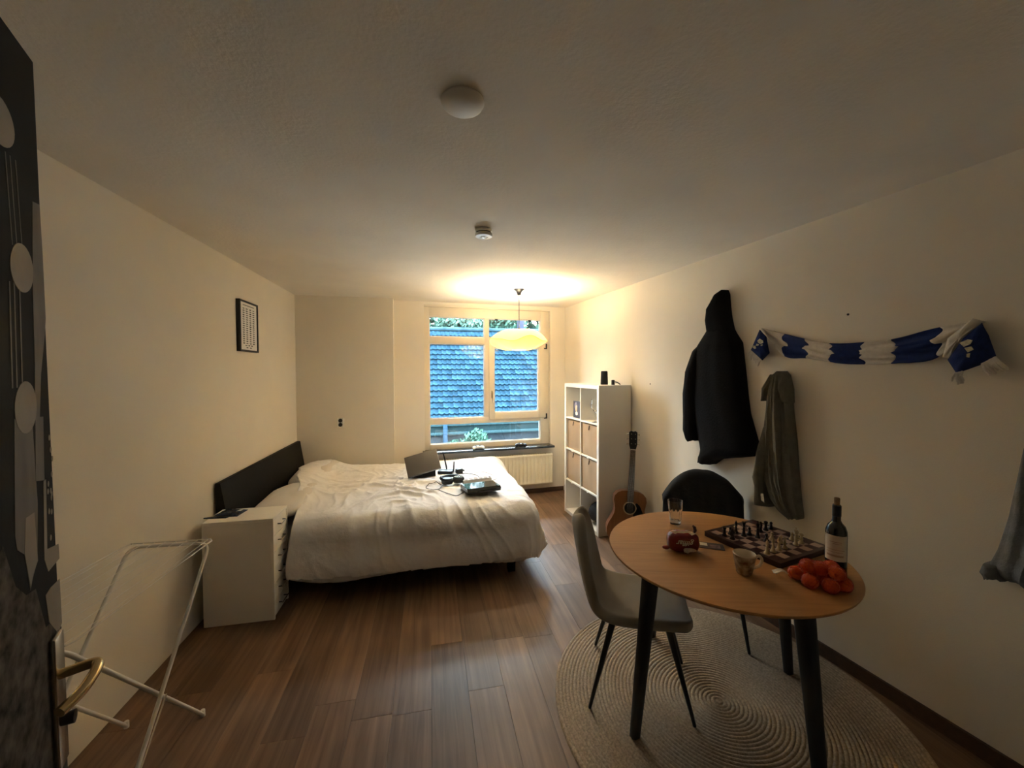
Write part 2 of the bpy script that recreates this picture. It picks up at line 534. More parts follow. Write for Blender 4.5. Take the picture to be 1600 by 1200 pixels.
pc = LP(-0.995, DC)
SO = thing('wall_socket', 'cream double wall socket on the column wall', 'wall socket', (-0.519, 4.8505, 1.032), -DEL)
m = MB(); m.box((-0.035, -0.012, -0.055), (0.035, 0.0, 0.055), bev=0.006); m.box((0.028, -0.03, -0.05), (0.036, 0, 0.05), bev=0.003)
m.build('face_plate', M_WPLAST, SO)
for z in (-0.024, 0.024):
    m = MB(); m.lathe([(0.019, 0.0), (0.022, 0.003), (0.022, 0.006), (0.016, 0.006), (0.015, 0.001)], 24, mtx=TR(0, -0.012, z) @ Matrix.Rotation(R(90), 4, 'X'))
    m.build('socket_well', mat('socket_dark', (0.05, 0.04, 0.03), 0.6, var=0.1), SO)

# picture on the left wall
pu, pv0, pv1, pz0, pz1 = -DL, 3.415, 3.742, 1.772, 2.176
PF = thing('picture_frame', 'narrow black framed print of small dark marks on the cream wall', 'picture frame', LP(pu, (pv0 + pv1) / 2, pz0), -DEL)
hw, hh = (pv1 - pv0) / 2, pz1 - pz0
m = MB()
for lo, hi in (((0, -hw, 0), (0.03, -hw + 0.014, hh)), ((0, hw - 0.014, 0), (0.03, hw, hh)), ((0, -hw + 0.014, 0), (0.03, hw - 0.014, 0.014)), ((0, -hw + 0.014, hh - 0.014), (0.03, hw - 0.014, hh))):
    m.box(lo, hi, bev=0.001, seg=1)
m.build('frame', M_BLACKP, PF)
m = MB(); m.box((0.004, -hw + 0.01, 0.01), (0.022, hw - 0.01, hh - 0.01)); m.build('paper_print', mat('print_paper', (0.80, 0.78, 0.74), 0.7, var=0.02), PF, smooth=0)
m = MB()
def mark(cy, cz, w_, h_):
    n_ = 8
    pts = [(cy + w_ * math.cos(2 * PI * k / n_) * random.uniform(.8, 1.15), cz + h_ * math.sin(2 * PI * k / n_) * random.uniform(.7, 1.2)) for k in range(n_)]
    m.prism(pts, 0.0222, 0.0228, 'x')
for r_ in range(19):
    z = hh - 0.062 - r_ * 0.0172
    for q in range(4):
        y = (-0.088, -0.030, 0.030, 0.088)[q]
        if r_ == 17: y = (-0.05, 0.0, 0.05, None)[q]
        if r_ == 18: y = (-0.03, 0.03, None, None)[q]
        if y is not None: mark(y, z, 0.019, 0.0045)
for q in range(12):
    m.box((0.0222, -0.098 + q * 0.017, hh - 0.038), (0.0228, -0.098 + q * 0.017 + 0.013, hh - 0.032))
m.build('printed_marks', mat('print_ink', (0.03, 0.03, 0.03), 0.7, var=0.1), PF, smooth=0)

# ------------------------------------------------------------------ pendant lamp
LX, LY = 1.306, 3.9
PL = thing('pendant_lamp', 'lit pendant lamp with a wavy pale yellow shade before the window', 'pendant lamp', (LX, LY, H))
m = MB(); m.lathe([(0.0, 0.0), (0.058, 0.0), (0.055, -0.007), (0.034, -0.02), (0.022, -0.045), (0.020, -0.062), (0.0, -0.062)], 24); m.build('ceiling_rose', M_BLACKP, PL)
m = MB(); m.tube([(0, 0, -0.06), (0, 0, -0.43)], 0.0035, 8); m.build('cord', M_BLACKP, PL)
m = MB(); m.lathe([(0.012, -0.40), (0.018, -0.42), (0.022, -0.445), (0.0, -0.447)], 16); m.build('lamp_holder', M_BLACKP, PL)
# shade: two bowls of wavy stiff fabric that meet at a wavy rim
def shade_mat():
    m_ = bpy.data.materials.new('shade_fabric'); m_.use_nodes = True
    nt = m_.node_tree; n, l = nt.nodes, nt.links
    n.remove(n['Principled BSDF'])
    tc = n.new('ShaderNodeTexCoord'); nz = n.new('ShaderNodeTexNoise'); nz.inputs['Scale'].default_value = 9
    l.new(tc.outputs['Object'], nz.inputs['Vector'])
    rp = n.new('ShaderNodeValToRGB'); rp.color_ramp.elements[0].color = (0.86, 0.74, 0.42, 1); rp.color_ramp.elements[1].color = (0.92, 0.82, 0.54, 1)
    l.new(nz.outputs['Fac'], rp.inputs['Fac'])
    df = n.new('ShaderNodeBsdfDiffuse'); tl = n.new('ShaderNodeBsdfTranslucent'); mx = n.new('ShaderNodeMixShader'); mx.inputs[0].default_value = 0.05
    l.new(rp.outputs[0], df.inputs['Color']); tl.inputs['Color'].default_value = (0.90, 0.63, 0.15, 1)
    l.new(df.outputs[0], mx.inputs[1]); l.new(tl.outputs[0], mx.inputs[2])
    l.new(mx.outputs[0], n['Material Output'].inputs['Surface'])
    return m_
M_SHADE = shade_mat()
RIMZ = -0.532
def rim(t):
    return 0.30 + 0.018 * math.sin(3 * t + 0.4), RIMZ + 0.020 * math.sin(4 * t + 1.2) + 0.010 * math.sin(7 * t)
def shade(sign, hgt):
    def fn(a, b):
        t = 2 * PI * a
        rr, rz = rim(t)
        k = 0.15 if sign > 0 else 0.07
        r_ = k + (rr - k) * b
        bulge = hgt * (1 - b ** 1.9)
        z = rz * b ** 1.5 + RIMZ * (1 - b ** 1.5) + sign * bulge + 0.010 * math.sin(5 * t + 2 * sign) * b * (1 - b) * 4 * 0.6
        return (r_ * math.cos(t), r_ * math.sin(t), z)
    return fn
m = MB(); m.grid(shade(1, 0.105), 72, 14, closed_u=True); m.build('upper_shade', M_SHADE, PL, smooth=60)
m = MB(); m.grid(shade(-1, 0.098), 72, 14, closed_u=True); m.build('lower_shade', M_SHADE, PL, smooth=60)
m = MB(); m.tube([Vector((rim(2 * PI * k / 72)[0] * math.cos(2 * PI * k / 72), rim(2 * PI * k / 72)[0] * math.sin(2 * PI * k / 72), rim(2 * PI * k / 72)[1])) for k in range(73)], 0.0025, 6)
m.build('rim_wire', mat('rim_brass', (0.35, 0.25, 0.08), 0.5, var=0.1), PL)
mb_ = bpy.data.materials.new('bulb_glow'); mb_.use_nodes = True
_n = mb_.node_tree.nodes; _e = _n.new('ShaderNodeEmission'); _e.inputs['Color'].default_value = (1.0, 0.80, 0.45, 1); _e.inputs['Strength'].default_value = 25
mb_.node_tree.links.new(_e.outputs[0], _n['Material Output'].inputs['Surface'])
m = MB(); m.ball((0, 0, -0.50), 0.026, 3); m.build('bulb', mb_, PL)
bl = bpy.data.lights.new('bulb_light', 'POINT'); bl.color = LAMP_COLOUR; bl.energy = LAMP_POWER; bl.shadow_soft_size = 0.085
bo = bpy.data.objects.new('bulb_light', bl); COL.objects.link(bo); bo.parent = PL; bo.location = (0, 0, -0.50)

# ================================================================== SHELF
SX, SY, SDp, SW, SH = 1.927, 3.351, 0.355, 0.77, 1.47
SHF = thing('cube_shelf', 'white eight-cube shelving unit standing against the coat wall', 'shelf', (SX, SY, 0))
T = 0.038; t2 = 0.016
def sbox(name, lo, hi):
    m = MB(); m.box(lo, hi, bev=0.0015, seg=1); return m.build(name, M_WHITE, SHF)
sbox('side_panel', (0, 0, 0), (SDp, T, SH)); sbox('side_panel', (0, SW - T, 0), (SDp, SW, SH))
sbox('top_panel', (0, T, SH - T), (SDp, SW - T, SH)); sbox('bottom_panel', (0, T, 0), (SDp, SW - T, T))
cell = (SH - 2 * T - 3 * t2) / 4
cw_ = (SW - 2 * T - t2) / 2
sbox('divider', (0.002, T + cw_, T), (SDp, T + cw_ + t2, SH - T))
rowz = [T + i * (cell + t2) for i in range(4)]
for i in range(3):
    z = rowz[i] + cell
    sbox('shelf_board', (0.002, T, z), (SDp, T + cw_, z + t2)); sbox('shelf_board', (0.002, T + cw_ + t2, z), (SDp, SW - T, z + t2))
m = MB(); m.box((SDp, 0, 0), (SDp + 0.003, SW, SH)); m.build('back_sheet', M_WHITE, SHF, smooth=0)
# storage boxes in the two middle rows
M_BOX = mat('box_fabric', (0.46, 0.315, 0.185), 0.85, var=0.10, vscale=5, bump=0.2, bscale=240, stretch=(1, 1, 0.35))
def fabric_box(name, col, row, label):
    y0 = T + (cw_ + t2) * col + 0.006; y1 = y0 + cw_ - 0.012; z0 = rowz[row]; z1 = z0 + cell - 0.012
    B_ = thing(name, label, 'storage box', (SX + 0.016, SY, z0), 0, 'brown storage boxes in the cube shelf')
    m = MB()
    def fn(a, b):
        y = y0 + (y1 - y0) * a; z = (z1 - z0) * b
        e = min(a, 1 - a, b, 1 - b)
        x = 0.006 * (1 - min(1, e * 6)) + 0.006 * noise.noise(Vector((a * 3 + col * 9, b * 2.2 + row * 5, 1.7)))
        return (x, y, z)
    m.grid(fn, 18, 18)
    m.build('front_panel', M_BOX, B_, smooth=60, solid=0.004)
    for ya, yb in ((y0, y0 + 0.004), (y1 - 0.004, y1)):
        m = MB(); m.box((0.012, ya, 0), (0.325, yb, z1 - z0)); m.build('side_panel', M_BOX, B_, smooth=0)
    m = MB(); m.box((0.012, y0 + 0.004, 0), (0.325, y1 - 0.004, 0.004)); m.build('base_panel', M_BOX, B_, smooth=0)
    m = MB(); m.box((0.321, y0 + 0.004, 0.004), (0.325, y1 - 0.004, z1 - z0)); m.build('rear_panel', M_BOX, B_, smooth=0)
    yc = (y0 + y1) / 2
    m = MB(); m.tube(bez([(-0.004, yc - 0.006, z1 - z0 - 0.01), (-0.012, yc - 0.004, z1 - z0 - 0.05), (-0.012, yc + 0.004, z1 - z0 - 0.05), (-0.004, yc + 0.006, z1 - z0 - 0.01)], 4), 0.0028, 6)
    m.build('pull_loop', mat('pull_leather', (0.10, 0.06, 0.035), 0.7, var=0.1), B_)
fabric_box('storage_box', 1, 2, 'brown fabric box under the standing photo, upper box row')
fabric_box('storage_box', 0, 2, 'brown fabric box under the wine glass, upper box row')
fabric_box('storage_box', 1, 1, 'brown fabric box above the empty bottom cube')
fabric_box('storage_box', 0, 1, 'brown fabric box above the cube with the black bag')
for col, row in ((1, 1), (1, 2), (0, 1), (0, 2)):
    y = T + (cw_ + t2) * col + cw_ * 0.52
    m = MB(); m.box((-0.006, y - 0.012, rowz[row] - t2 - 0.004), (0.006, y + 0.012, rowz[row] - t2 + 0.004), bev=0.001); m.build('edge_clip', M_WPLAST, SHF)
# photo standing in the far top cube
P_ = thing('photo_card', 'small dark portrait photo card standing in the top shelf cube', 'photo', (SX + 0.045, SY + 0.545, rowz[3]), R(4))
m = MB(); m.box((0, -0.078, 0), (0.006, 0.078, 0.185)); m.build('card', mat('photo_dark', (0.05, 0.035, 0.055), 0.4, var=0.4, vscale=20), P_, smooth=0)
for nm, cy, cz, ry_, rz_, c in (('printed_hair', 0.022, 0.13, 0.03, 0.045, (0.30, 0.26, 0.36)), ('printed_face', 0.016, 0.105, 0.022, 0.038, (0.75, 0.52, 0.32)), ('printed_collar', 0.010, 0.05, 0.028, 0.022, (0.75, 0.70, 0.62))):
    m = MB(); m.prism([(cy + ry_ * math.cos(k * PI / 8) * random.uniform(.85, 1.1), cz + rz_ * math.sin(k * PI / 8) * random.uniform(.85, 1.1)) for k in range(16)], -0.0006 - 0.0003 * (nm == 'printed_face'), 0.0, 'x')
    m.build(nm, mat(nm, c, 0.5, var=0.3, vscale=40), P_, smooth=0)
# wine glass in the near top cube
M_CLEAR = mat('clear_glass', (0.97, 0.98, 0.97), 0.02, var=0.0, trans=1.0, ior=1.45)
G_ = thing('wine_glass', 'clear stemmed wine glass in the top shelf cube', 'wine glass', (SX + 0.055, SY + 0.160, rowz[3]))
m = MB(); m.lathe([(0, 0), (0.036, 0), (0.036, 0.002), (0.006, 0.008), (0.0042, 0.02), (0.0042, 0.10), (0.008, 0.108), (0.0, 0.108)], 32); m.build('stem', M_CLEAR, G_)
m = MB(); m.lathe([(0.006, 0.107), (0.022, 0.116), (0.043, 0.142), (0.047, 0.165), (0.040, 0.235), (0.0385, 0.235), (0.0455, 0.165), (0.0415, 0.143), (0.020, 0.118), (0, 0.112)], 32, cap=False); m.build('bowl', M_CLEAR, G_)
# black bag in the near bottom cube
M_BAG = mat('bag_nylon', (0.010, 0.010, 0.012), 0.75, var=0.3, bump=0.2, bscale=120)
BG = thing('black_bag', 'black nylon bag with strap spilling from the bottom shelf cube', 'bag', (SX + 0.17, SY + T + cw_ / 2, rowz[0]))
m = MB(); m.ball((0, 0, 0.115), 1.0, 3, scale=(0.14, 0.135, 0.115))
for v in m.bm.verts:
    v.co += 0.02 * noise.noise_vector(v.co * 9); v.co.z = max(v.co.z, 0.001)
m.build('bag_body', M_BAG, BG, smooth=80)
m = MB(); m.tube(bez([(-0.08, 0.08, 0.12), (-0.15, 0.10, 0.07), (-0.172, 0.14, 0.012), (-0.178, 0.16, 0.012)], 6), 0.009, 8); m.build('strap', M_BAG, BG)
m = MB(); m.box((-0.195, 0.148, 0.003), (-0.165, 0.168, 0.022), bev=0.004); m.build('buckle', M_BLACKP, BG)
# things on top of the shelf
SP = thing('speaker', 'slim black cylinder speaker standing on the white shelf', 'speaker', (SX + 0.20, SY + 0.24, SH))
m = MB(); m.lathe([(0.0, 0.0), (0.036, 0), (0.038, 0.004), (0.034, 0.132), (0.031, 0.137), (0, 0.137)], 32); m.build('fabric_body', mat('speaker_mesh', (0.014, 0.013, 0.013), 0.8, var=0.3, vscale=200), SP)
m = MB(); m.lathe([(0.0, 0.137), (0.029, 0.137), (0.029, 0.140), (0, 0.140)], 32); m.build('control_ring', M_BLACKP, SP)
JR = thing('charging_dock', 'tiny dark dock with a curved black cable beside the speaker', 'dock', (SX + 0.235, SY + 0.13, SH))
m = MB(); m.lathe([(0, 0), (0.017, 0), (0.018, 0.003), (0.017, 0.045), (0.012, 0.05), (0, 0.05)], 20); m.build('dock_body', M_BLACKP, JR)
m = MB(); m.tube(bez([(0.014, -0.01, 0.03), (0.035, -0.025, 0.024), (0.055, -0.035, 0.008), (0.06, -0.04, 0.005)], 6), 0.005, 8); m.build('cable', M_BLACKP, JR)

# ------------------------------------------------------------------ guitar in the corner
def make_guitar():
    GT = thing('acoustic_guitar', 'acoustic guitar leaning in the corner beside the white shelf', 'guitar', (2.12, 3.10, 0.004), 0)
    MTOP = wood('guitar_spruce', (0.21, 0.080, 0.026), (0.29, 0.125, 0.045), 0.3, gscale=(30, 30, 1.5), bump=0.02)
    MSIDE = wood('guitar_mahogany', (0.09, 0.03, 0.015), (0.16, 0.055, 0.025), 0.3, bump=0.02)
    MDARK = mat('rosewood', (0.035, 0.017, 0.010), 0.4, var=0.2)
    # half widths along the body, z from tail
    ws = [(0, 0.0), (0.006, 0.075), (0.02, 0.118), (0.05, 0.165), (0.10, 0.193), (0.15, 0.197), (0.20, 0.183), (0.25, 0.155), (0.29, 0.138), (0.33, 0.133), (0.37, 0.139), (0.41, 0.146), (0.45, 0.140), (0.48, 0.112), (0.495, 0.075), (0.50, 0.03)]
    out = [(w_, z) for z, w_ in ws] + [(-w_, z) for z, w_ in reversed(ws[1:])]
    m = MB(); m.prism(out, 0.0, 0.1, 'y'); m.build('body_sides', MSIDE, GT, smooth=30)
    m = MB(); m.prism(out, -0.003, 0.0, 'y'); m.build('soundboard', MTOP, GT, smooth=30)
    zc = 0.345
    rot = TR(0, -0.003, zc) @ Matrix.Rotation(R(90), 4, 'X')
    m = MB(); m.lathe([(0.0, 0.0008), (0.049, 0.0008), (0.049, 0)], 36, mtx=rot); m.build('sound_hole', mat('hole_dark', (0.006, 0.005, 0.004), 0.9, var=0.1), GT)
    m = MB(); m.lathe([(0.050, 0.0), (0.050, 0.001), (0.060, 0.001), (0.060, 0.0)], 36, mtx=rot, cap=False); m.build('rosette', mat('rosette', (0.55, 0.42, 0.25), 0.4, var=0.3, vscale=60), GT)
    pg = [(0.045, zc + 0.04), (0.06, zc + 0.05), (0.085, zc + 0.03), (0.115, zc - 0.03), (0.125, zc - 0.08), (0.10, zc - 0.115), (0.06, zc - 0.12), (0.035, zc - 0.09), (0.03, zc - 0.055), (0.055, zc - 0.02), (0.061, zc + 0.005)]
    m = MB(); m.prism(pg, -0.0045, -0.003, 'y'); m.build('pickguard', M_GLOSSB, GT, smooth=30)
    m = MB(); m.box((-0.085, -0.011, 0.155), (0.085, -0.003, 0.185), bev=0.004); br = m.build('bridge', MDARK, GT)
    m = MB(); m.box((-0.04, -0.013, 0.172), (0.04, -0.009, 0.175)); m.build('saddle', M_WPLAST, br, smooth=0)
    m = MB()
    m.prism([(-0.028, zc + 0.055), (0.028, zc + 0.055), (0.022, 0.875), (-0.022, 0.875)], -0.010, -0.003, 'y'); fb = m.build('fingerboard', MDARK, GT, smooth=20)
    m = MB(); m.prism([(-0.027, 0.49), (0.027, 0.49), (0.0215, 0.875), (-0.0215, 0.875)], -0.003, 0.018, 'y'); m.build('neck', MSIDE, GT, smooth=20)
    m = MB()
    s = 0.64; z0 = 0.875
    for k in range(1, 19):
        z = z0 - (s - s / (2 ** (k / 12)))
        m.box((-0.024, -0.0112, z - 0.0008), (0.024, -0.0098, z + 0.0008))
    m.build('frets', M_CHROME, fb, smooth=0)['kind'] = 'stuff'
    m = MB(); m.box((-0.023, -0.013, 0.874), (0.023, -0.003, 0.880)); m.build('nut', M_WPLAST, GT, smooth=0)
    tilt = TR(0, 0.0, 0.878) @ Matrix.Rotation(R(-12), 4, 'X')
    m = MB(); m.prism([(-0.024, 0), (0.024, 0), (0.036, 0.045), (0.037, 0.16), (0.02, 0.172), (0.0, 0.165), (-0.02, 0.172), (-0.037, 0.16), (-0.036, 0.045)], -0.006, 0.009, 'y')
    bmesh.ops.transform(m.bm, matrix=tilt, verts=m.bm.verts[:]); m.build('headstock', M_BLACKP, GT, smooth=20)
    for k in range(3):
        for s_ in (-1, 1):
            m = MB(); m.tube([(s_ * 0.03, 0.002, 0.05 + 0.045 * k), (s_ * 0.052, 0.002, 0.05 + 0.045 * k)], 0.003, 6); m.ball((s_ * 0.056, 0.002, 0.05 + 0.045 * k), 0.009, 1, scale=(0.7, 0.7, 1.2))
            m.tube([(s_ * 0.018, -0.006, 0.05 + 0.045 * k), (s_ * 0.018, -0.016, 0.05 + 0.045 * k)], 0.004, 6)
            bmesh.ops.transform(m.bm, matrix=tilt, verts=m.bm.verts[:]); m.build('tuning_peg', M_CHROME, GT)
    for k in range(6):
        x = -0.025 + k * 0.01; x2 = -0.018 + k * 0.0072
        m = MB(); m.tube([(x, -0.013, 0.172), (x2, -0.014, 0.877)], 0.0006, 4); m.build('string', M_CHROME, fb)
    # lean: bottom out from the corner, head back towards the shelf
    GT.rotation_euler = (R(-6.0), R(4.0), R(-24))
    GT.location = (2.062, 3.066, 0.012)
    return GT
make_guitar()

# ================================================================== BED
ang = -DEL
BD = thing('bed', 'double bed with dark slanted headboard against the cream wall', 'bed', LP(0, 0), ang)
M_DARKW = wood('bed_dark_wood', (0.006, 0.005, 0.0045), (0.012, 0.010, 0.009), 0.6, bump=0.03, spec=0.15)
BV0, BV1, BU1 = 3.055, 4.735, 0.675
# wedge-profile headboard: leans against the wall, deeper at the foot
m = MB(); m.prism([(-1.455, 0.0), (-1.315, 0.0), (-1.335, 0.30), (-1.418, 0.845), (-1.452, 0.845)], 3.044, 4.742, 'y')
bmesh.ops.bevel(m.bm, geom=m.bm.edges[:], offset=0.003, segments=1, affect='EDGES')
m.build('headboard', M_DARKW, BD)
for v0, v1 in ((BV0, BV0 + 0.03), (BV1 - 0.03, BV1)):
    m = MB(); m.box((-1.32, v0, 0.10), (BU1, v1, 0.30), bev=0.003); m.build('side_rail', M_DARKW, BD)
m = MB(); m.box((BU1 - 0.03, BV0 + 0.03, 0.10), (BU1, BV1 - 0.03, 0.30), bev=0.003); m.build('foot_rail', M_DARKW, BD)
for u in (-1.25, BU1 - 0.075):
    for v in (BV0 + 0.005, BV1 - 0.075):
        m = MB(); m.box((u, v, 0.0), (u + 0.06, v + 0.06, 0.10), bev=0.003); m.build('leg', M_DARKW, BD)
for k in range(14):
    u = -1.24 + k * 0.138
    m = MB(); m.box((u, BV0 + 0.03, 0.262), (u + 0.07, BV1 - 0.03, 0.28)); m.build('slat', M_DARKW, BD, smooth=0)
M_SHEET = mat('white_sheet', (0.74, 0.70, 0.66), 0.9, var=0.02, bump=0.12, bscale=140)
m = MB(); m.box((-1.30, BV0 + 0.035, 0.281), (BU1 - 0.035, BV1 - 0.035, 0.49), bev=0.05, seg=4)
tag(m.build('mattress', M_SHEET, loc=LP(0, 0), rotz=ang), 'white mattress lying in the dark bed frame under the duvet', 'mattress')

def fbm(p, o=4):
    return noise.fractal(p, 1.0, 2.0, o)
def ridge(p):
    return 1.0 - min(1.0, abs(noise.noise(p)) * 2.2)

def pillow(name, uc, vc, zc, lu, lv, th, label, tilt=0.0):
    m = MB()
    def fn(a, b):
        # a around a closed loop, b from bottom to top
        t = 2 * PI * a
        ph = PI * (b - 0.5)
        ce_, se = math.cos(t), math.sin(t)
        ex = 0.42
        x = math.copysign(abs(ce_) ** ex, ce_); y = math.copysign(abs(se) ** ex, se)
        rr = math.cos(ph) ** 0.5 if abs(ph) < PI / 2 - 1e-6 else 0.0
        z = math.sin(ph) * th / 2 * (1 - 0.35 * (abs(x * y) ** 2) * rr)
        p = Vector((x * lu / 2 * rr, y * lv / 2 * rr, z))
        p += p.normalized() * 0.010 * fbm(Vector((p.x * 7 + uc, p.y * 7 + vc, p.z * 7))) if p.length > 1e-6 else p * 0
        return p
    m.grid(fn, 56, 20, closed_u=True)
    bmesh.ops.remove_doubles(m.bm, verts=m.bm.verts[:], dist=0.0005)
    o = m.build(name, M_SHEET, smooth=80, loc=LP(uc, vc, zc))
    o.rotation_euler = (0, tilt, ang)
    return tag(o, label, 'pillow', 'pillows on the bed')
pillow('pillow', -1.115, 3.43, 0.588, 0.36, 0.76, 0.15, 'white pillow at the bed end beside the white drawer unit', R(-6))
pillow('pillow', -1.135, 4.28, 0.590, 0.36, 0.76, 0.15, 'white pillow half hidden under the duvet near the column wall', R(-6))

# duvet: flat cloth coordinates wrapped over the mattress edges, wrinkles added along the normal
M_DUVET = mat('duvet_cotton', (0.86, 0.84, 0.83), 0.92, var=0.02, vscale=3, bump=0.55, bscale=15, bdist=0.014, sheen=0.1)
UE, VN, VF, RAD, ZT = 0.69, 3.10, 4.585, 0.13, 0.545
def duvet_pt(u, v):
    du = max(0.0, u - UE); dn = max(0.0, VN - v); df = max(0.0, v - VF)
    dv = dn if dn > 0 else -df
    d = (abs(du) ** 3 + abs(dv) ** 3) ** (1 / 3)
    bu, bv = min(u, UE), max(min(v, VF), VN)
    # gentle loft
    eu = min(1.0, (UE - bu) / 0.35); ev = min(1.0, min(bv - VN, VF - bv) / 0.35)
    zt = ZT + 0.03 * (1 - (1 - eu) ** 2) * (1 - (1 - ev) ** 2)
    zt += 0.085 * math.exp(-((u + 1.12) / 0.20) ** 2) * (0.55 + 0.45 * min(1, max(0, (v - 3.0) / 0.4)))
    zt += 0.03 * math.exp(-((u - 0.55) / 0.25) ** 2 - ((v - 4.5) / 0.35) ** 2)
    if d > 0:
        ou, ov = du, -dv
        ln = math.hypot(ou, ov); ou /= ln; ov /= ln
        arc = RAD * PI / 2
        if d < arc:
            o_, dr = RAD * math.sin(d / RAD), RAD * (1 - math.cos(d / RAD))
        else:
            e = d - arc
            o_, dr = RAD + 0.035 * math.sin(min(1.0, e / 0.40) * PI) ** 2, RAD + e * 0.99
        return Vector((bu + ou * o_, bv + ov * o_, zt - dr)), d
    return Vector((bu, bv, zt)), 0.0
def sstep(a_, b_, x):
    t = min(1.0, max(0.0, (x - a_) / (b_ - a_))); return t * t * (3 - 2 * t)
def wrinkle(u, v, d):
    p = Vector((u, v, 0))
    wx = noise.noise(p * 1.7 + Vector((3, 1, 0))); wy = noise.noise(p * 1.9 + Vector((7, 5, 2)))
    w2 = noise.noise(p * 5.1 + Vector((1, 8, 4)))
    x, y = u + 0.22 * wx + 0.05 * w2, v + 0.22 * wy - 0.05 * w2
    side = sstep(-0.30, 0.10, VN - v); foot = sstep(-0.10, 0.10, u - UE)
    crump = math.exp(-((u + 0.25) / 0.62) ** 2 - ((v - 3.45) / 0.50) ** 2)
    out = 0.010 * noise.noise(p * 2.4 + Vector((0, 0, 9)))
    out += (0.30 + 0.70 * crump) * (1 - 0.8 * side) * (0.026 * ridge(Vector((x * 4.6 + y * 2.0, y * 5.0 - x * 1.5, 0.3))) ** 2 + 0.015 * ridge(Vector((x * 10 - y * 3.0, y * 9.0, 4.4))) ** 2)
    # long diagonal folds running down the near side
    amp = 0.55 + 0.75 * noise.noise(Vector((u * 1.1 + 4, v * 0.6, 3.3)))
    s_ = x + 0.55 * y
    low = 1 - 0.45 * sstep(0.15, 0.45, VN - v)
    out += side * low * max(0.45, amp) * (0.034 * ridge(Vector((s_ * 3.6, v * 0.9, 1.2))) ** 2 + 0.018 * ridge(Vector((s_ * 8.2 + 2, v * 1.6, 5.2))) ** 2)
    out += foot * 0.022 * ridge(Vector((v * 4.5 + 0.6 * u, u * 0.8, 2.2))) ** 2
    return out
NU, NV = 260, 260
def u_start(v):
    return -0.965 if v < 3.12 else -0.965 - 0.36 * min(1.0, (v - 3.12) / 1.3)
def duvet_fn(a, b):
    near, far = (0.50 + 0.03 * math.sin(a * 9)) * (1 - 0.14 * a ** 6), 0.26
    v = (VN - near) + (VF + far - VN + near) * b
    us = u_start(v) + 0.012 * math.sin(v * 11)
    ue = UE + 0.37 + 0.02 * math.sin(v * 7)
    u = us + (ue - us) * a
    p, d = duvet_pt(u, v)
    e = 0.004
    pu, _ = duvet_pt(u + e, v); pv, _ = duvet_pt(u, v + e)
    nrm = (pu - p).cross(pv - p)
    nrm = nrm.normalized() if nrm.length > 1e-9 else Vector((0, 0, 1))
    if nrm.z < -0.2: nrm = -nrm
    p = p + nrm * (wrinkle(u, v, d) + 0.02)
    p.z = max(p.z, 0.05)
    return p
m = MB(); m.grid(duvet_fn, NU, NV)
DV = m.build('duvet', M_DUVET, smooth=180, loc=LP(0, 0), rotz=ang, solid=0.02)
tag(DV, 'crumpled white duvet spread over the double bed', 'duvet')

# ------------------------------------------------------------------ drawer unit
NS = thing('drawer_unit', 'narrow white drawer unit between bed and drying rack', 'drawer unit', LP(-1.406, 2.781), -DEL)
nw, nd, nh = 0.406, 0.257, 0.663
m = MB()
m.box((0, 0, 0), (nw - 0.02, 0.016, nh - 0.016), bev=0.001, seg=1); m.box((0, nd - 0.016, 0), (nw - 0.02, nd, nh - 0.016), bev=0.001, seg=1)
m.box((0, 0.016, 0), (0.012, nd - 0.016, nh - 0.016)); m.box((0.012, 0.016, 0.0), (nw - 0.02, nd - 0.016, 0.03))
m.build('body', M_WHITE, NS)
m = MB(); m.box((0, 0, nh - 0.016), (nw, nd, nh), bev=0.0015, seg=1); m.build('top_panel', M_WHITE, NS)
for s_, y in (('left', 0.0), ('right', nd - 0.014)):
    m = MB(); m.box((nw - 0.02, y, 0), (nw, y + 0.014, nh - 0.016)); m.build('front_post', M_WHITE, NS, smooth=0)
dh = (nh - 0.016 - 0.012) / 6
for k in range(6):
    z1 = nh - 0.019 - k * dh; z0 = z1 - dh + 0.004
    m = MB(); m.box((nw - 0.018, 0.017, z0), (nw - 0.003, nd - 0.017, z1), bev=0.0015, seg=1)
    D_ = m.build('drawer_front', M_WHITE, NS)
    zc = (z0 + z1) / 2 + 0.005
    for y in (0.085, 0.172):
        m = MB(); m.tube([(nw - 0.003, y, zc), (nw + 0.022, y, zc)], 0.0035, 6); m.build('handle_post', M_BLACKM, D_)
    m = MB(); m.tube([(nw + 0.022, 0.075, zc), (nw + 0.022, 0.182, zc)], 0.004, 8); m.build('handle_bar', M_CHROME, D_)
# packet on the drawer unit
M_PACK = mat('packet_foil', (0.018, 0.030, 0.060), 0.25, var=0.6, vscale=40, bump=0.5, bscale=30)
PK = thing('foil_pouch', 'crinkled dark blue foil pouch lying on the white drawer unit', 'pouch', (-1.012, 3.052, nh), R(-12))
m = MB()
def pk(a, b):
    x, y = (a - 0.5) * 0.155, (b - 0.5) * 0.125
    e = min(a, 1 - a, b, 1 - b)
    return (x, y, 0.004 + 0.016 * min(1, e * 5) + 0.006 * fbm(Vector((x * 30, y * 30, 2))) * min(1, e * 8))
m.grid(pk, 26, 22); m.build('pouch_body', M_PACK, PK, smooth=50, solid=0.003)
m = MB(); m.prism([(-0.115, -0.085), (0.02, -0.085), (0.03, -0.058), (-0.05, -0.055)], 0.001, 0.009); m.build('flap', M_PACK, PK, smooth=0)
m = MB(); m.prism([(0.045, -0.02), (0.07, -0.015), (0.074, 0.02), (0.056, 0.012)], 0.022, 0.0235); m.build('paper_seal', M_WPLAST, PK, smooth=0)

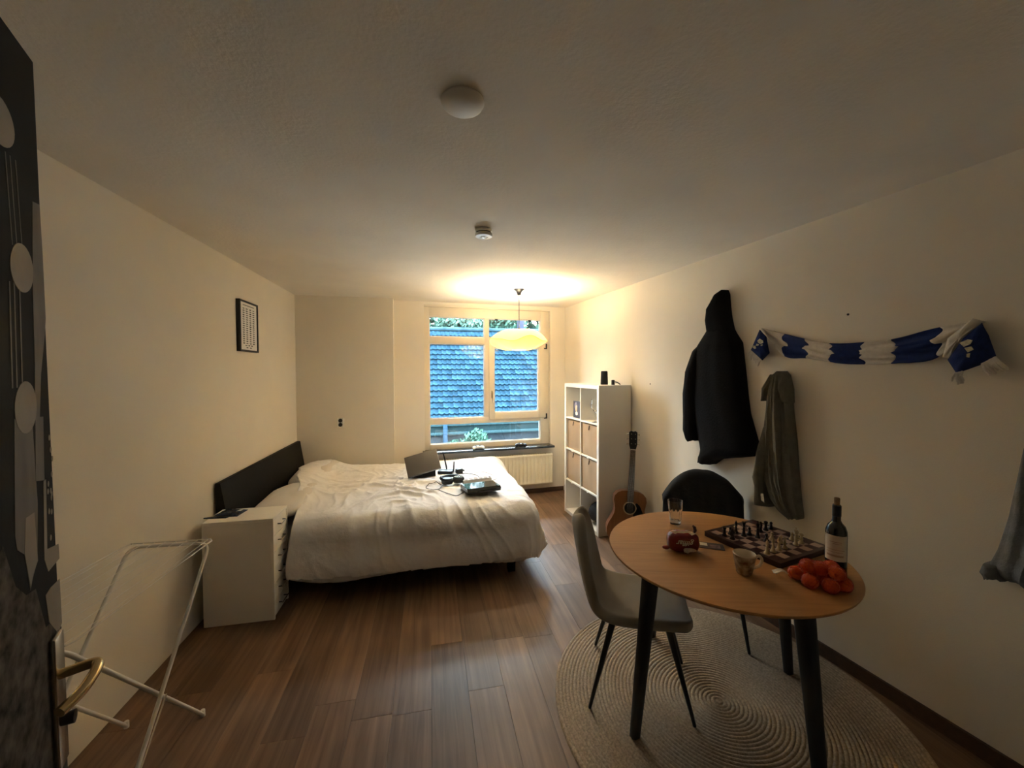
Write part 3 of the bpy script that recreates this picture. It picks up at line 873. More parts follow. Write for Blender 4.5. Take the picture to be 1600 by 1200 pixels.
# ------------------------------------------------------------------ things lying on the duvet
def on_bed(x, y, dz=0.0):
    return Vector((x, y, DZ(x, y) + dz))
_dv_me = DV.data
from mathutils.bvhtree import BVHTree
_tree = BVHTree.FromPolygons([v.co[:] for v in _dv_me.vertices], [p.vertices[:] for p in _dv_me.polygons])
def DZ(x, y):
    q = Matrix.Rotation(DEL, 3, 'Z') @ Vector((x, y, 0))
    h_ = _tree.ray_cast(Vector((q.x, q.y, 2.0)), Vector((0, 0, -1)))
    return h_[0].z if h_[0] else 0.6
def rest(x, y, rx, ry_, rot=0.0):
    """highest point of the duvet under a footprint"""
    z = 0
    for a in (-1, -.5, 0, .5, 1):
        for b in (-1, -.5, 0, .5, 1):
            q = RZ(rot).to_3x3() @ Vector((a * rx, b * ry_, 0))
            z = max(z, DZ(x + q.x, y + q.y))
    return z
# slim grey laptop-like device propped at a tilt
M_GREYD = mat('grey_metal', (0.19, 0.175, 0.155), 0.45, metal=0.3, var=0.05)
gx, gy = 0.325, 3.80
GD = thing('grey_device', 'slim flat grey box propped up at a tilt on the duvet', 'electronic device', (gx, gy, rest(gx, gy, 0.14, 0.06)), R(-4))
tl = Matrix.Rotation(R(-14), 4, 'Y') @ Matrix.Rotation(R(48), 4, 'X')
m = MB(); m.box((-0.155, -0.0, -0.0), (0.155, 0.215, 0.026), bev=0.004)
bmesh.ops.transform(m.bm, matrix=TR(0, -0.05, 0.036) @ tl, verts=m.bm.verts[:]); m.build('casing', M_GREYD, GD)
m = MB(); m.box((0.1552, 0.006, 0.004), (0.157, 0.209, 0.022))
bmesh.ops.transform(m.bm, matrix=TR(0, -0.05, 0.036) @ tl, verts=m.bm.verts[:]); m.build('bright_edge', M_WPLAST, GD, smooth=0)
m = MB(); m.prism([(-0.02, 0.0), (0.085, 0.0), (0.075, 0.03), (0.02, 0.05)], -0.10, 0.10, 'x'); m.build('prop_stand', M_BLACKP, GD, smooth=0)
# router
rx_, ry2 = 0.545, 3.88
RT = thing('wifi_router', 'black router with two upright antennas on the duvet', 'router', (rx_, ry2, rest(rx_, ry2, 0.05, 0.05)), R(-20))
m = MB(); m.box((-0.085, -0.045, 0.0), (0.06, 0.045, 0.03), bev=0.006); m.build('router_body', M_BLACKP, RT)
m = MB(); m.tube([(-0.012, 0.045, 0.02), (-0.016, 0.05, 0.05), (-0.05, 0.055, 0.20)], [0.006, 0.008, 0.006], 8); m.build('antenna', M_BLACKP, RT)
m = MB(); m.tube([(0.058, 0.0, 0.018), (0.066, 0.0, 0.02), (0.072, -0.004, 0.115)], [0.006, 0.009, 0.006], 8); m.build('antenna', M_BLACKP, RT)
# headset
hx, hy = 0.535, 3.50
HS = thing('headset', 'black over-ear headset with silver trim lying on the duvet', 'headset', (hx, hy, rest(hx, hy, 0.10, 0.08)), R(10))
m = MB(); m.tube(bez([(-0.085, 0.02, 0.03), (-0.07, 0.085, 0.028), (0, 0.115, 0.026), (0.07, 0.085, 0.028), (0.085, 0.02, 0.03)], 6), 0.014, 8); m.build('headband', M_BLACKP, HS)
for s_ in (-1, 1):
    m = MB(); m.lathe([(0, 0), (0.045, 0.0), (0.052, 0.01), (0.052, 0.034), (0.04, 0.048), (0, 0.05)], 24, mtx=TR(s_ * 0.052, -0.03, 0.001)); m.build('ear_cup', M_BLACKP, HS)
m = MB(); m.tube([Vector((0.052 + 0.036 * math.cos(t), -0.03 + 0.022 * math.sin(t), 0.051)) for t in [k * PI / 10 for k in range(21)]], 0.004, 6); m.build('silver_trim', M_CHROME, HS)
def cable(name, pts, r, label, material=M_BLACKP, lift=0.004):
    pp = []
    for q in bez([(a, b, 0) for a, b in pts], 10):
        pp.append(Vector((q.x, q.y, DZ(q.x, q.y) + r + lift)))
    m = MB(); m.tube(pp, r, 6)
    return tag(m.build(name, material), label, 'cable')
cable('headset_cable', [(0.44, 3.47), (0.36, 3.52), (0.305, 3.47), (0.33, 3.38), (0.40, 3.36), (0.45, 3.42), (0.40, 3.34), (0.44, 3.26), (0.54, 3.19), (0.62, 3.26), (0.64, 3.40)], 0.003, 'thin black cable looping around the headset on the duvet')
cable('adapter_cable', [(0.60, 3.74), (0.585, 3.83), (0.68, 3.98), (0.73, 3.95), (0.67, 3.88), (0.72, 3.78), (0.80, 3.72), (0.82, 3.64)], 0.003, 'thin black cable curling round the power adapter')
cable('strip_cable', [(0.90, 3.50), (0.97, 3.58), (0.98, 3.72), (0.90, 3.84), (0.80, 3.82)], 0.003, 'pale grey flex running from the socket strip', mat('grey_flex', (0.35, 0.33, 0.31), 0.5, var=0.05))
ax, ay = 0.665, 3.86
AD = thing('power_adapter', 'small black plug adapter lying on the duvet behind the socket strip', 'power adapter', (ax, ay, rest(ax, ay, 0.03, 0.03)), R(15))
m = MB(); m.box((-0.035, -0.025, 0), (0.03, 0.025, 0.045), bev=0.006); m.build('adapter_body', M_BLACKP, AD)
m = MB(); m.tube([(0.03, -0.008, 0.02), (0.05, -0.008, 0.02)], 0.006, 8); m.tube([(0.03, 0.01, 0.02), (0.05, 0.01, 0.02)], 0.006, 8); m.build('plug_pins', M_BLACKP, AD)
# socket strip
sx, sy = 0.755, 3.455
ST = thing('socket_strip', 'white power strip with five sockets on the duvet', 'power strip', (sx, sy, rest(sx, sy, 0.13, 0.03, R(6))), R(6))
m = MB(); m.box((-0.135, -0.024, 0), (0.135, 0.024, 0.036), bev=0.006); m.build('strip_body', mat('strip_ivory', (0.60, 0.56, 0.48), 0.4, var=0.03), ST)
for k in range(5):
    m = MB(); m.lathe([(0.0, -0.004), (0.017, -0.004), (0.0185, 0.001), (0.020, 0.001), (0.0205, 0.0)], 20, mtx=TR(-0.107 + k * 0.046, -0.004, 0.0385) @ Matrix.Rotation(R(6), 4, 'X'))
    m.build('socket_well', mat('socket_tan', (0.22, 0.13, 0.055), 0.5, var=0.1), ST)
m = MB(); m.box((0.112, -0.014, 0.034), (0.128, 0.014, 0.041), bev=0.003); m.build('switch', mat('switch_dark', (0.06, 0.015, 0.012), 0.3, var=0.1), ST)
# games console
cx, cy = 0.735, 3.225
GC = thing('games_console', 'glossy black games console lying flat on the duvet', 'games console', (cx, cy, rest(cx, cy, 0.13, 0.09, R(4))), R(6))
m = MB(); m.prism([(-0.10, 0.004), (0.105, 0.0), (0.11, 0.022), (0.09, 0.040), (-0.09, 0.044), (-0.105, 0.03)], -0.145, 0.145, 'x')
bmesh.ops.bevel(m.bm, geom=m.bm.edges[:], offset=0.004, segments=2, affect='EDGES'); m.build('console_body', M_GLOSSB, GC)
m = MB(); m.prism([(-0.109, 0.016), (-0.103, 0.016), (-0.103, 0.020), (-0.109, 0.020)], -0.06, 0.10, 'x'); m.build('disc_slot', mat('slot_dark', (0.02, 0.02, 0.022), 0.6, var=0.1), GC, smooth=0)

# ------------------------------------------------------------------ controllers on the sill
def controller(name, x, mt, label, yaw):
    c_ = thing(name, label, 'game controller', Matrix.Translation((0, YB, 0)) @ RZ(AB) @ Vector((x, -0.07, 0.638)), AB + yaw)
    m = MB(); m.ball((0, 0, 0.022), 1.0, 3, scale=(0.058, 0.034, 0.020)); m.build('shell', mt, c_, smooth=80)
    for s_ in (-1, 1):
        m = MB(); m.ball((s_ * 0.052, -0.018, 0.022), 1.0, 2, scale=(0.024, 0.045, 0.021), mtx=RZ(s_ * 0.35)); m.build('grip', mt, c_, smooth=80)
        m = MB(); m.lathe([(0.006, 0.036), (0.006, 0.046), (0.009, 0.048), (0.008, 0.051), (0, 0.051)], 14, mtx=TR(s_ * 0.024, -0.014, 0)); m.build('thumbstick', M_BLACKP, c_)
    m = MB(); m.box((-0.026, -0.002, 0.038), (0.026, 0.026, 0.0425), bev=0.002); m.build('touch_pad', M_BLACKP, c_)
controller('game_controller', 1.065, M_WPLAST, 'white game controller lying on the slate window sill', R(6))
controller('game_controller', 1.63, M_BLACKP, 'black game controller lying on the slate window sill', R(-14))

# ================================================================== RUG, TABLE, CHAIRS
RGX, RGY, RGR = 1.510, 1.480, 0.785
M_RUG = mat('jute_braid', (0.40, 0.315, 0.225), 0.95, var=0.28, vscale=110, bump=0.7, bscale=260, detail=2, bdist=0.004)
m = MB()
nr = 44; st = RGR / nr
prof = [(0.0, 0.010)]
for k in range(nr):
    r0 = k * st
    for j in range(1, 5):
        t = j / 4
        prof.append((r0 + st * t, 0.008 + 0.005 * math.sin(PI * min(t, 0.999)) ** 0.7))
prof.append((RGR + 0.002, 0.0015)); prof.append((RGR - 0.01, 0.0008))
m.lathe(prof, 128)
for v in m.bm.verts:
    if v.co.z > 0.003: v.co.z += 0.0015 * noise.noise(Vector((v.co.x * 5, v.co.y * 5, 0)))
o = m.build('round_rug', M_RUG, smooth=80, loc=(RGX, RGY, 0.0005))
tag(o, 'round braided jute rug under the dining table', 'rug')
RZT = 0.0155
TX, TY, TRD, TZ = 1.525, 1.495, 0.522, 0.745
TB = thing('dining_table', 'round oak dining table with black splayed legs on the jute rug', 'table', (TX, TY, RZT))
M_OAK = wood('table_oak', (0.36, 0.165, 0.05), (0.50, 0.25, 0.085), 0.42, gscale=(3.0, 55, 55), bump=0.03)
m = MB(); zt = TZ - RZT; m.lathe([(0, zt - 0.022), (TRD - 0.02, zt - 0.022), (TRD - 0.004, zt - 0.012), (TRD, zt - 0.004), (TRD - 0.002, zt), (0, zt)], 96)
o = m.build('table_top', M_OAK, TB, smooth=30); o.rotation_euler = (0, 0, R(-20))
M_LEG = mat('leg_black', (0.012, 0.014, 0.019), 0.45, var=0.15)
for px_, py_ in ((1.013, 1.445), (2.002, 1.511), (1.513, 1.007), (1.50, 1.975)):
    fx, fy = px_ - TX, py_ - TY
    a = math.atan2(fy, fx); rf = math.hypot(fx, fy)
    m = MB()
    fr_, tr_ = rf, rf - 0.085
    secs = []
    for t in (0.0, 0.02, 0.5, 1.0):
        r_ = fr_ + (tr_ - fr_) * t; z = (zt - 0.022) * t
        h1, h2 = 0.021 + 0.014 * t, 0.019 + 0.012 * t
        secs.append([m.bm.verts.new((r_ + h1 * sx_, h2 * sy_, z)) for sx_, sy_ in ((1, .55), (.55, 1), (-.55, 1), (-1, .55), (-1, -.55), (-.55, -1), (.55, -1), (1, -.55))])
    for A, B_ in zip(secs, secs[1:]):
        for k in range(8): m.bm.faces.new((A[k], A[(k + 1) % 8], B_[(k + 1) % 8], B_[k]))
    m.bm.faces.new(secs[0][::-1]); m.bm.faces.new(secs[-1])
    bmesh.ops.transform(m.bm, matrix=RZ(a), verts=m.bm.verts[:])
    m.build('leg', M_LEG, TB, smooth=50)
m = MB(); m.box((-0.38, -0.02, zt - 0.05), (0.38, 0.02, zt - 0.022)); m.box((-0.02, -0.38, zt - 0.049), (0.02, 0.38, zt - 0.022)); m.build('under_frame', M_LEG, TB, smooth=0)

def make_chair(label, loc, rotz):
    C_ = thing('dining_chair', label, 'chair', loc, rotz, 'dining chairs round the table')
    MF = mat('chair_fabric', (0.30, 0.265, 0.215), 0.9, var=0.10, vscale=7, bump=0.15, bscale=260, sheen=0.25)
    prof = bez([(0.235, 0.440), (0.19, 0.452), (0.08, 0.438), (-0.06, 0.428), (-0.155, 0.440), (-0.205, 0.485), (-0.232, 0.56), (-0.262, 0.70), (-0.292, 0.845)], 6)
    n = len(prof)
    def wid(t):
        if t < 0.16: return 0.120 + 0.095 * math.sqrt(max(0.0, 1 - (1 - t / 0.16) ** 2))
        if t < 0.5: return 0.215
        if t < 0.62: return 0.215 - 0.02 * (t - 0.5) / 0.12
        e = (t - 0.62) / 0.38
        return 0.195 * (1 - 0.10 * e) * (math.sqrt(max(0.02, 1 - ((e - 0.55) / 0.46) ** 2)) if e > 0.55 else 1.0)
    m = MB()
    def fn(a, b):
        i = a * (n - 1); k = min(int(i), n - 2); f = i - k
        q = (Vector(prof[k][:]) * (1 - f) + Vector(prof[k + 1][:]) * f)
        s = 2 * b - 1
        w_ = wid(a)
        lift = 0.030 * abs(s) ** 2.6
        back = min(1.0, max(0.0, (a - 0.5) / 0.2))
        return (q.x + lift * 1.25 * back, s * w_, q.y + lift * (1 - back) * (0.35 + 0.65 * min(1, a / 0.3)))
    prof = [Vector((p.x, p.y, 0)) for p in prof]
    m.grid(fn, 30, 12)
    sh = m.build('seat_shell', MF, C_, smooth=180, solid=-0.05)
    bv = sh.modifiers.new('soft_edge', 'SUBSURF'); bv.levels = 2; bv.render_levels = 2
    m = MB()
    for s in (-1, 1):
        m.tube([(0.14, s * 0.14, 0.385), (-0.13, s * 0.13, 0.375)], 0.010, 8)
    m.tube([(0.12, -0.14, 0.383), (0.12, 0.14, 0.383)], 0.010, 8); m.tube([(-0.11, -0.13, 0.376), (-0.11, 0.13, 0.376)], 0.010, 8)
    m.build('under_frame', M_BLACKM, C_)
    for fx, fy, tx, ty in ((0.235, 0.198, 0.13, 0.145), (0.235, -0.198, 0.13, -0.145), (-0.225, 0.222, -0.12, 0.135), (-0.225, -0.222, -0.12, -0.135)):
        m = MB(); m.tube([(fx, fy, 0.0), (fx, fy, 0.004), (tx, ty, 0.39)], [0.0075, 0.008, 0.0165], 10); lg = m.build('leg', M_BLACKM, C_)
    return C_
make_chair('grey upholstered chair tucked in facing the sweets bag side of the table', (1.205, 1.697, RZT), R(-32.9))
CH2 = make_chair('grey upholstered chair with a black jacket over its back', (1.905, 1.985, RZT), math.atan2(-0.80, -0.60))

# black jacket over the second chair
M_JKT = mat('jacket_navy', (0.008, 0.009, 0.013), 0.85, var=0.3, bump=0.25, bscale=50)
m = MB()
def jk(a, b):
    # a along the width, b over the backrest from front hem to rear hem
    s = 2 * a - 1
    w_ = 0.245
    y = s * w_
    top = 0.895 - (0.15 if s > 0 else 0.19) * abs(s) ** 2.4 + 0.012 * noise.noise(Vector((a * 6, 2.0, 1.0)))
    t = 2 * b - 1
    thick = 0.052 + 0.01 * noise.noise(Vector((a * 4, b * 3, 0)))
    if abs(t) < 0.35:
        ph = t / 0.35 * PI / 2
        x = -0.285 - thick * math.sin(ph) + 0.03 * abs(s) ** 2
        z = top + thick * 0.8 * (math.cos(ph) - 1)
    else:
        e = (abs(t) - 0.35) / 0.65
        x = -0.285 - math.copysign(thick + 0.012 * e, t) + 0.03 * abs(s) ** 2 + 0.05 * e * (1 if t < 0 else 0.6)
        z = top - thick * 0.8 - (0.26 if t < 0 else 0.34) * e * (1 - 0.12 * math.sin(a * 7) - 0.10 * math.sin(a * 17 + 1))
    fold = 0.012 * ridge(Vector((a * 5 + b, b * 1.2, 3.0)))
    return (x + (-fold if t > 0 else fold), y, z)
m.grid(jk, 40, 40)
o = m.build('black_jacket', M_JKT, smooth=180, loc=(1.905, 1.985, RZT), rotz=math.atan2(-0.80, -0.60), solid=-0.008)
tag(o, 'dark jacket draped over the chair back behind the table', 'jacket')

# ------------------------------------------------------------------ tabletop things
Z = TZ
# faceted tumbler
TG = thing('tumbler', 'empty faceted drinking glass standing near the dark chair jacket', 'glass', (1.545, 1.835, Z))
m = MB(); nsg = 9
outer = [(0.028, 0.0), (0.0295, 0.006), (0.033, 0.060), (0.0365, 0.080), (0.038, 0.086), (0.041, 0.130)]
inner = [(0.039, 0.130), (0.036, 0.086), (0.0335, 0.078), (0.0295, 0.055), (0.0265, 0.018), (0.0, 0.016)]
seg_ = 36
rings = []
for i_, (r_, z_) in enumerate(outer + inner):
    ring = []
    for k in range(seg_):
        t = 2 * PI * k / seg_
        fc = 1.0
        if i_ in (1, 2, 3):
            ph = (t * nsg / (2 * PI)) % 1.0 - 0.5
            fc = math.cos(PI / nsg) / math.cos(2 * PI / nsg * ph) * 1.03
        ring.append(m.bm.verts.new((r_ * fc * math.cos(t), r_ * fc * math.sin(t), z_)) if r_ > 0 else None)
    if r_ == 0: ring = [m.bm.verts.new((0, 0, z_))]
    rings.append(ring)
for A, B_ in zip(rings, rings[1:]):
    for k in range(seg_):
        k2 = (k + 1) % seg_
        if len(B_) == 1: m.bm.faces.new((A[k], A[k2], B_[0]))
        else: m.bm.faces.new((A[k], A[k2], B_[k2], B_[k]))
m.bm.faces.new(rings[0][::-1])
m.build('glass_body', M_CLEAR, TG, smooth=25)

# red sweets bag with upside-down lettering
M_BAGR = mat('bag_red', (0.20, 0.018, 0.016), 0.22, var=0.35, vscale=14, bump=0.35, bscale=22)
bx_, by_ = 1.345, 1.545
SB = thing('pastry_bag', 'shiny red pastry bag with upside-down white lettering on the table', 'bag', (bx_, by_, Z), R(-26))
m = MB()
m.ball((0, 0, 0.045), 1.0, 4, scale=(0.072, 0.046, 0.046))
for v in m.bm.verts:
    d = v.co - Vector((0, 0, 0.045))
    x, y, z = d.x / 0.072, d.y / 0.046, d.z / 0.046
    k = (abs(x) ** 3.2 + abs(y) ** 3.2 + abs(z) ** 3.2) ** (-1 / 3.2)
    v.co = Vector((x * k * 0.072, y * k * 0.046, 0.046 + z * k * 0.046)) + 0.004 * noise.noise_vector(v.co * 40)
    v.co.z = max(v.co.z, 0.0005)
m.build('bag_body', M_BAGR, SB, smooth=80)
m = MB()
m.grid(lambda a, b: (0.056 + 0.012 * noise.noise(Vector((a * 5, b * 3, 1))), 0.015 + (a - .5) * 0.018, 0.078 + b * 0.038), 8, 8); m.build('gathered_neck', mat('bag_dark', (0.03, 0.008, 0.01), 0.3, var=0.3), SB, smooth=60, solid=0.006)
m = MB(); m.ball((-0.078, -0.01, 0.014), 1.0, 2, scale=(0.018, 0.012, 0.010)); m.build('crimped_end', M_BAGR, SB)
M_CREAM = mat('print_cream', (0.62, 0.50, 0.36), 0.4, var=0.2, vscale=60)
for nm, yy, zz, w_, h_ in (('top_print', -0.018, 0.0905, 0.058, 0.014), ('pastry_print', -0.047, 0.024, 0.03, 0.010), ('pastry_print', -0.047, 0.020, 0.016, 0.012)):
    m = MB()
    ox = {'top_print': 0.0}.get(nm, random.uniform(-0.02, 0.02))
    pts = [(ox + w_ * math.cos(k * PI / 7) * random.uniform(.8, 1.1), h_ * math.sin(k * PI / 7) * random.uniform(.7, 1.2)) for k in range(14)]
    m.prism(pts, 0, 0.0008)
    mt = TR(0, yy - 0.001, zz) @ Matrix.Rotation(R(28 if nm == 'top_print' else 88), 4, 'X')
    bmesh.ops.transform(m.bm, matrix=mt, verts=m.bm.verts[:]); m.build(nm, M_CREAM, SB, smooth=0)
tx = bpy.data.curves.new('lettering', 'FONT'); tx.body = 'gifflar'; tx.size = 0.034; tx.extrude = 0.0004; tx.align_x = 'CENTER'; tx.align_y = 'CENTER'; tx.shear = 0.3; tx.offset = 0.0004
_to = bpy.data.objects.new('lettering_curve', tx); COL.objects.link(_to)
_tm = bpy.data.meshes.new_from_object(_to.evaluated_get(bpy.context.evaluated_depsgraph_get()))
bpy.data.objects.remove(_to)
to = bpy.data.objects.new('lettering', _tm); COL.objects.link(to); to.parent = SB
to.location = (0.0, -0.0478, 0.055); to.rotation_euler = (R(83), R(180), 0)
_tm.materials.clear(); _tm.materials.append(mat('letter_cream', (0.70, 0.60, 0.48), 0.5, var=0.05))
to.rotation_euler = (Matrix.Rotation(R(83), 3, 'X') @ Matrix.Rotation(R(180), 3, 'Z')).to_euler()

# small card beside the board
CD = thing('flyer_card', 'flat dark card with a white square beside the chess board', 'card', (1.505, 1.540, Z), R(-38))
m = MB(); m.box((-0.062, -0.036, 0), (0.062, 0.036, 0.003), bev=0.001, seg=1); m.build('card_sheet', mat('card_dark', (0.06, 0.035, 0.03), 0.5, var=0.5, vscale=30), CD)
m = MB(); m.box((-0.045, -0.008, 0.003), (-0.012, 0.026, 0.0036)); m.build('white_square', mat('card_white', (0.72, 0.66, 0.55), 0.6, var=0.03), CD, smooth=0)
m = MB(); m.box((0.0, -0.025, 0.003), (0.045, 0.012, 0.0036)); m.build('printed_patch', mat('card_print', (0.20, 0.12, 0.12), 0.6, var=0.5, vscale=50), CD, smooth=0)

# mug
M_MUG = mat('mug_glaze', (0.60, 0.50, 0.36), 0.25, col2=(0.16, 0.075, 0.035), vscale=34, detail=2)
M_MUGIN = mat('mug_cream', (0.66, 0.56, 0.42), 0.3, var=0.04)
MG = thing('mug', 'cream mug with brown leafy pattern in front of the chess board', 'mug', (1.442, 1.288, Z), R(-28))
m = MB(); m.lathe([(0, 0), (0.027, 0), (0.030, 0.004), (0.036, 0.035), (0.0425, 0.078), (0.044, 0.082)], 40, cap=False); m.build('mug_body', M_MUG, MG)
m = MB(); m.lathe([(0.044, 0.082), (0.0445, 0.085), (0.0425, 0.087), (0.040, 0.084), (0.034, 0.04), (0.026, 0.008), (0, 0.007)], 40, cap=False); m.build('mug_lining', M_MUGIN, MG)
m = MB(); m.tube(bez([(0.040, 0, 0.070), (0.058, 0, 0.078), (0.068, 0, 0.062), (0.060, 0, 0.038), (0.034, 0, 0.024)], 6), [0.006] * 25, 10); m.build('handle', M_MUGIN, MG)
m = MB(); m.lathe([(0, 0.012), (0.0255, 0.012)], 30, cap=False); m.build('tea_dregs', mat('dregs', (0.10, 0.05, 0.02), 0.2, var=0.4), MG)

# wine bottle
M_BOT = mat('bottle_glass', (0.010, 0.013, 0.008), 0.06, var=0.1, spec=0.6)
WB_ = thing('wine_bottle', 'dark wine bottle with pale label and cork beside the orange net bag', 'bottle', (1.795, 1.158, Z))
m = MB(); m.lathe([(0, 0), (0.034, 0), (0.0372, 0.004), (0.0375, 0.175), (0.0365, 0.192), (0.030, 0.212), (0.0185, 0.226), (0.0145, 0.236), (0.0145, 0.298), (0.0135, 0.30), (0, 0.30)], 40); m.build('bottle_body', M_BOT, WB_)
m = MB(); m.lathe([(0.0151, 0.252), (0.0156, 0.2525), (0.0156, 0.296), (0.0151, 0.2965)], 28, cap=False); m.build('capsule', M_BLACKP, WB_)
m = MB(); m.lathe([(0, 0.298), (0.0098, 0.298), (0.0105, 0.326), (0.009, 0.329), (0, 0.329)], 20); m.build('cork', mat('cork', (0.25, 0.16, 0.085), 0.9, var=0.3, vscale=90), WB_)
def arc_sheet(r0, a0, a1, z0, z1, n=24):
    m = MB(); m.grid(lambda a, b: (r0 * math.cos(a0 + (a1 - a0) * a), r0 * math.sin(a0 + (a1 - a0) * a), z0 + (z1 - z0) * b), n, 2); return m
ca = math.atan2(-1.158, -1.795) 
lb = arc_sheet(0.0380, ca - 1.25, ca + 1.1, 0.072, 0.178).build('paper_label', mat('label_paper', (0.60, 0.54, 0.44), 0.7, var=0.05, vscale=30), WB_, smooth=60)
for z0, z1, a0, a1 in ((0.150, 0.153, -0.6, 0.5), (0.143, 0.1455, -0.3, 0.45), (0.118, 0.120, -0.9, 0.8), (0.108, 0.110, -0.9, 0.6), (0.090, 0.098, -0.9, 0.7)):
    arc_sheet(0.0383, ca + a0, ca + a1, z0, z1).build('label_line', mat('label_ink', (0.36, 0.28, 0.20), 0.7, var=0.2), lb, smooth=60)
# small wine-red cap behind the bottle
# net of mandarins
M_MAND = mat('mandarin_peel', (0.62, 0.10, 0.012), 0.38, var=0.12, vscale=9, bump=0.25, bscale=160)
mx0, my0 = 1.655, 1.115
spots = [(-0.078, 0.040, 0), (-0.058, -0.020, 0), (-0.015, 0.052, 0), (0.000, -0.048, 0), (0.012, 0.002, 0), (0.058, -0.030, 0), (0.066, 0.030, 0),
         (-0.045, 0.018, 1), (0.038, 0.012, 1), (-0.01, 0.0, 1), (0.03, -0.035, 1)]
lab = ['mandarin at the label end of the red net bag', 'mandarin in the net, low on the table edge side near the label', 'mandarin in the net touching the chess board corner', 'mandarin in the net, lowest towards the table rim',
       'mandarin buried in the middle of the net', 'mandarin in the net near the rim below the bottle', 'mandarin in the net pressed against the wine bottle side', 'topmost mandarin of the net towards the mug', 'topmost mandarin of the net towards the bottle',
       'mandarin lying over the middle of the heap in the net', 'mandarin in the upper layer of the net facing the table rim']
md0 = MB(); md0.ball((0, 0, 0), 0.029, 3, scale=(1, 1, 0.88))
for v in md0.bm.verts: v.co *= 1 + 0.012 * noise.noise(v.co * 60)
first = None
for k, (dx, dy, lv) in enumerate(spots):
    if first is None: o = first = md0.build('mandarin', M_MAND, smooth=80)
    else: o = first.copy(); COL.objects.link(o)
    q = RZ(R(-25)) @ Vector((dx, dy, 0))
    o.location = (mx0 + q.x, my0 + q.y, Z + 0.0262 + 0.042 * lv); o.rotation_euler = (random.uniform(-.5, .5), random.uniform(-.5, .5), random.uniform(0, 6))
    tag(o, lab[k], 'mandarin', 'mandarins in the net bag')
NB = thing('net_bag', 'orange-red plastic net bag around the mandarins', 'net bag', (mx0, my0, Z), R(-25))
m = MB(); rr = bmesh.ops.create_icosphere(m.bm, subdivisions=4, radius=1.0)
for v in m.bm.verts:
    # wrap: outermost crossing of the ray with the heap of fruit
    d = v.co.normalized(); best = 0.03
    for sx_, sy_, lv in spots:
        c_ = Vector((sx_, sy_, 0.0262 + 0.042 * lv)) - Vector((0, 0, 0.035))
        q = c_.dot(d); disc = q * q - c_.length_squared + 0.0302 ** 2
        if disc > 0: best = max(best, q + math.sqrt(disc))
    v.co = Vector((0, 0, 0.035)) + d * best
    v.co.z = max(v.co.z, 0.0012)
o = m.build('net', mat('net_plastic', (0.55, 0.035, 0.012), 0.35, var=0.1), NB, smooth=0)
wf = o.modifiers.new('strands', 'WIREFRAME'); wf.thickness = 0.0013
m = MB(); m.grid(lambda a, b: (-0.105 - 0.045 * a, 0.045 + (b - 0.5) * (0.012 + 0.022 * a) + 0.022 * a, 0.018 + 0.010 * math.sin(a * 4) + 0.003 * math.sin(b * 9)), 10, 8)
m.build('paper_tag', mat('tag_white', (0.70, 0.62, 0.50), 0.6, var=0.15, vscale=60), NB, smooth=60, solid=0.0008)

# ------------------------------------------------------------------ chess board and pieces
BX, BY, BS, BRZ, BH = 1.785, 1.478, 0.385, R(7), 0.026
CB = thing('chess_board', 'wooden chess board with dark maroon squares at the wall side of the table', 'chess board', (BX, BY, Z), BRZ)
M_BRD = wood('board_walnut', (0.028, 0.010, 0.008), (0.055, 0.020, 0.015), 0.35, bump=0.03)
m = MB(); m.box((-BS / 2, -BS / 2, 0), (BS / 2, BS / 2, BH - 0.002), bev=0.003); m.build('board_case', M_BRD, CB)
m = MB(); h_ = BS / 2
for k in range(4):
    q = RZ(k * PI / 2)
    m.box((-h_, -h_, BH - 0.002), (h_ - 0.02, -h_ + 0.02, BH), mtx=q)
m.build('border', M_BRD, CB, smooth=0)
sq = (BS - 0.04) / 8
msq = {}
for c_ in (0, 1):
    m = MB(); m.box((-sq / 2 + 0.0003, -sq / 2 + 0.0003, 0), (sq / 2 - 0.0003, sq / 2 - 0.0003, 0.002))
    msq[c_] = (m, mat('square_maple', (0.40, 0.28, 0.21), 0.35, var=0.1) if c_ else mat('square_maroon', (0.050, 0.012, 0.012), 0.35, var=0.2))
fo = {}
for i in range(8):
    for j in range(8):
        c_ = (i + j) % 2
        loc_ = ((i - 3.5) * sq, (j - 3.5) * sq, BH - 0.002)
        if c_ not in fo:
            o = msq[c_][0].build('light_square' if c_ else 'dark_square', msq[c_][1], CB, smooth=0); fo[c_] = o
        else:
            o = fo[c_].copy(); COL.objects.link(o); o.parent = CB
        o.location = loc_
PZ = Z + BH
base_ = [(0, 0), (0.0125, 0), (0.013, 0.003), (0.0115, 0.006), (0.0085, 0.009)]
profs = {
 'pawn': base_ + [(0.005, 0.020), (0.0075, 0.022), (0.004, 0.024), (0.0068, 0.029), (0.0068, 0.033), (0.003, 0.038), (0, 0.0385)],
 'rook': base_ + [(0.0065, 0.018), (0.006, 0.034), (0.009, 0.037), (0.0092, 0.046), (0.006, 0.046), (0.006, 0.043), (0, 0.043)],
 'bishop': base_ + [(0.0055, 0.022), (0.0045, 0.036), (0.008, 0.038), (0.0045, 0.041), (0.007, 0.048), (0.005, 0.056), (0.002, 0.060), (0.0026, 0.063), (0, 0.0645)],
 'queen': base_ + [(0.0065, 0.022), (0.005, 0.046), (0.009, 0.049), (0.005, 0.052), (0.0062, 0.060), (0.0098, 0.070), (0.007, 0.069), (0.003, 0.072), (0, 0.0745)],
 'king': base_ + [(0.007, 0.022), (0.0055, 0.048), (0.0095, 0.051), (0.0055, 0.054), (0.0065, 0.062), (0.009, 0.072), (0.0035, 0.074), (0, 0.0745)],
}
M_CDK = mat('chess_ebony', (0.012, 0.008, 0.008), 0.3, var=0.2)
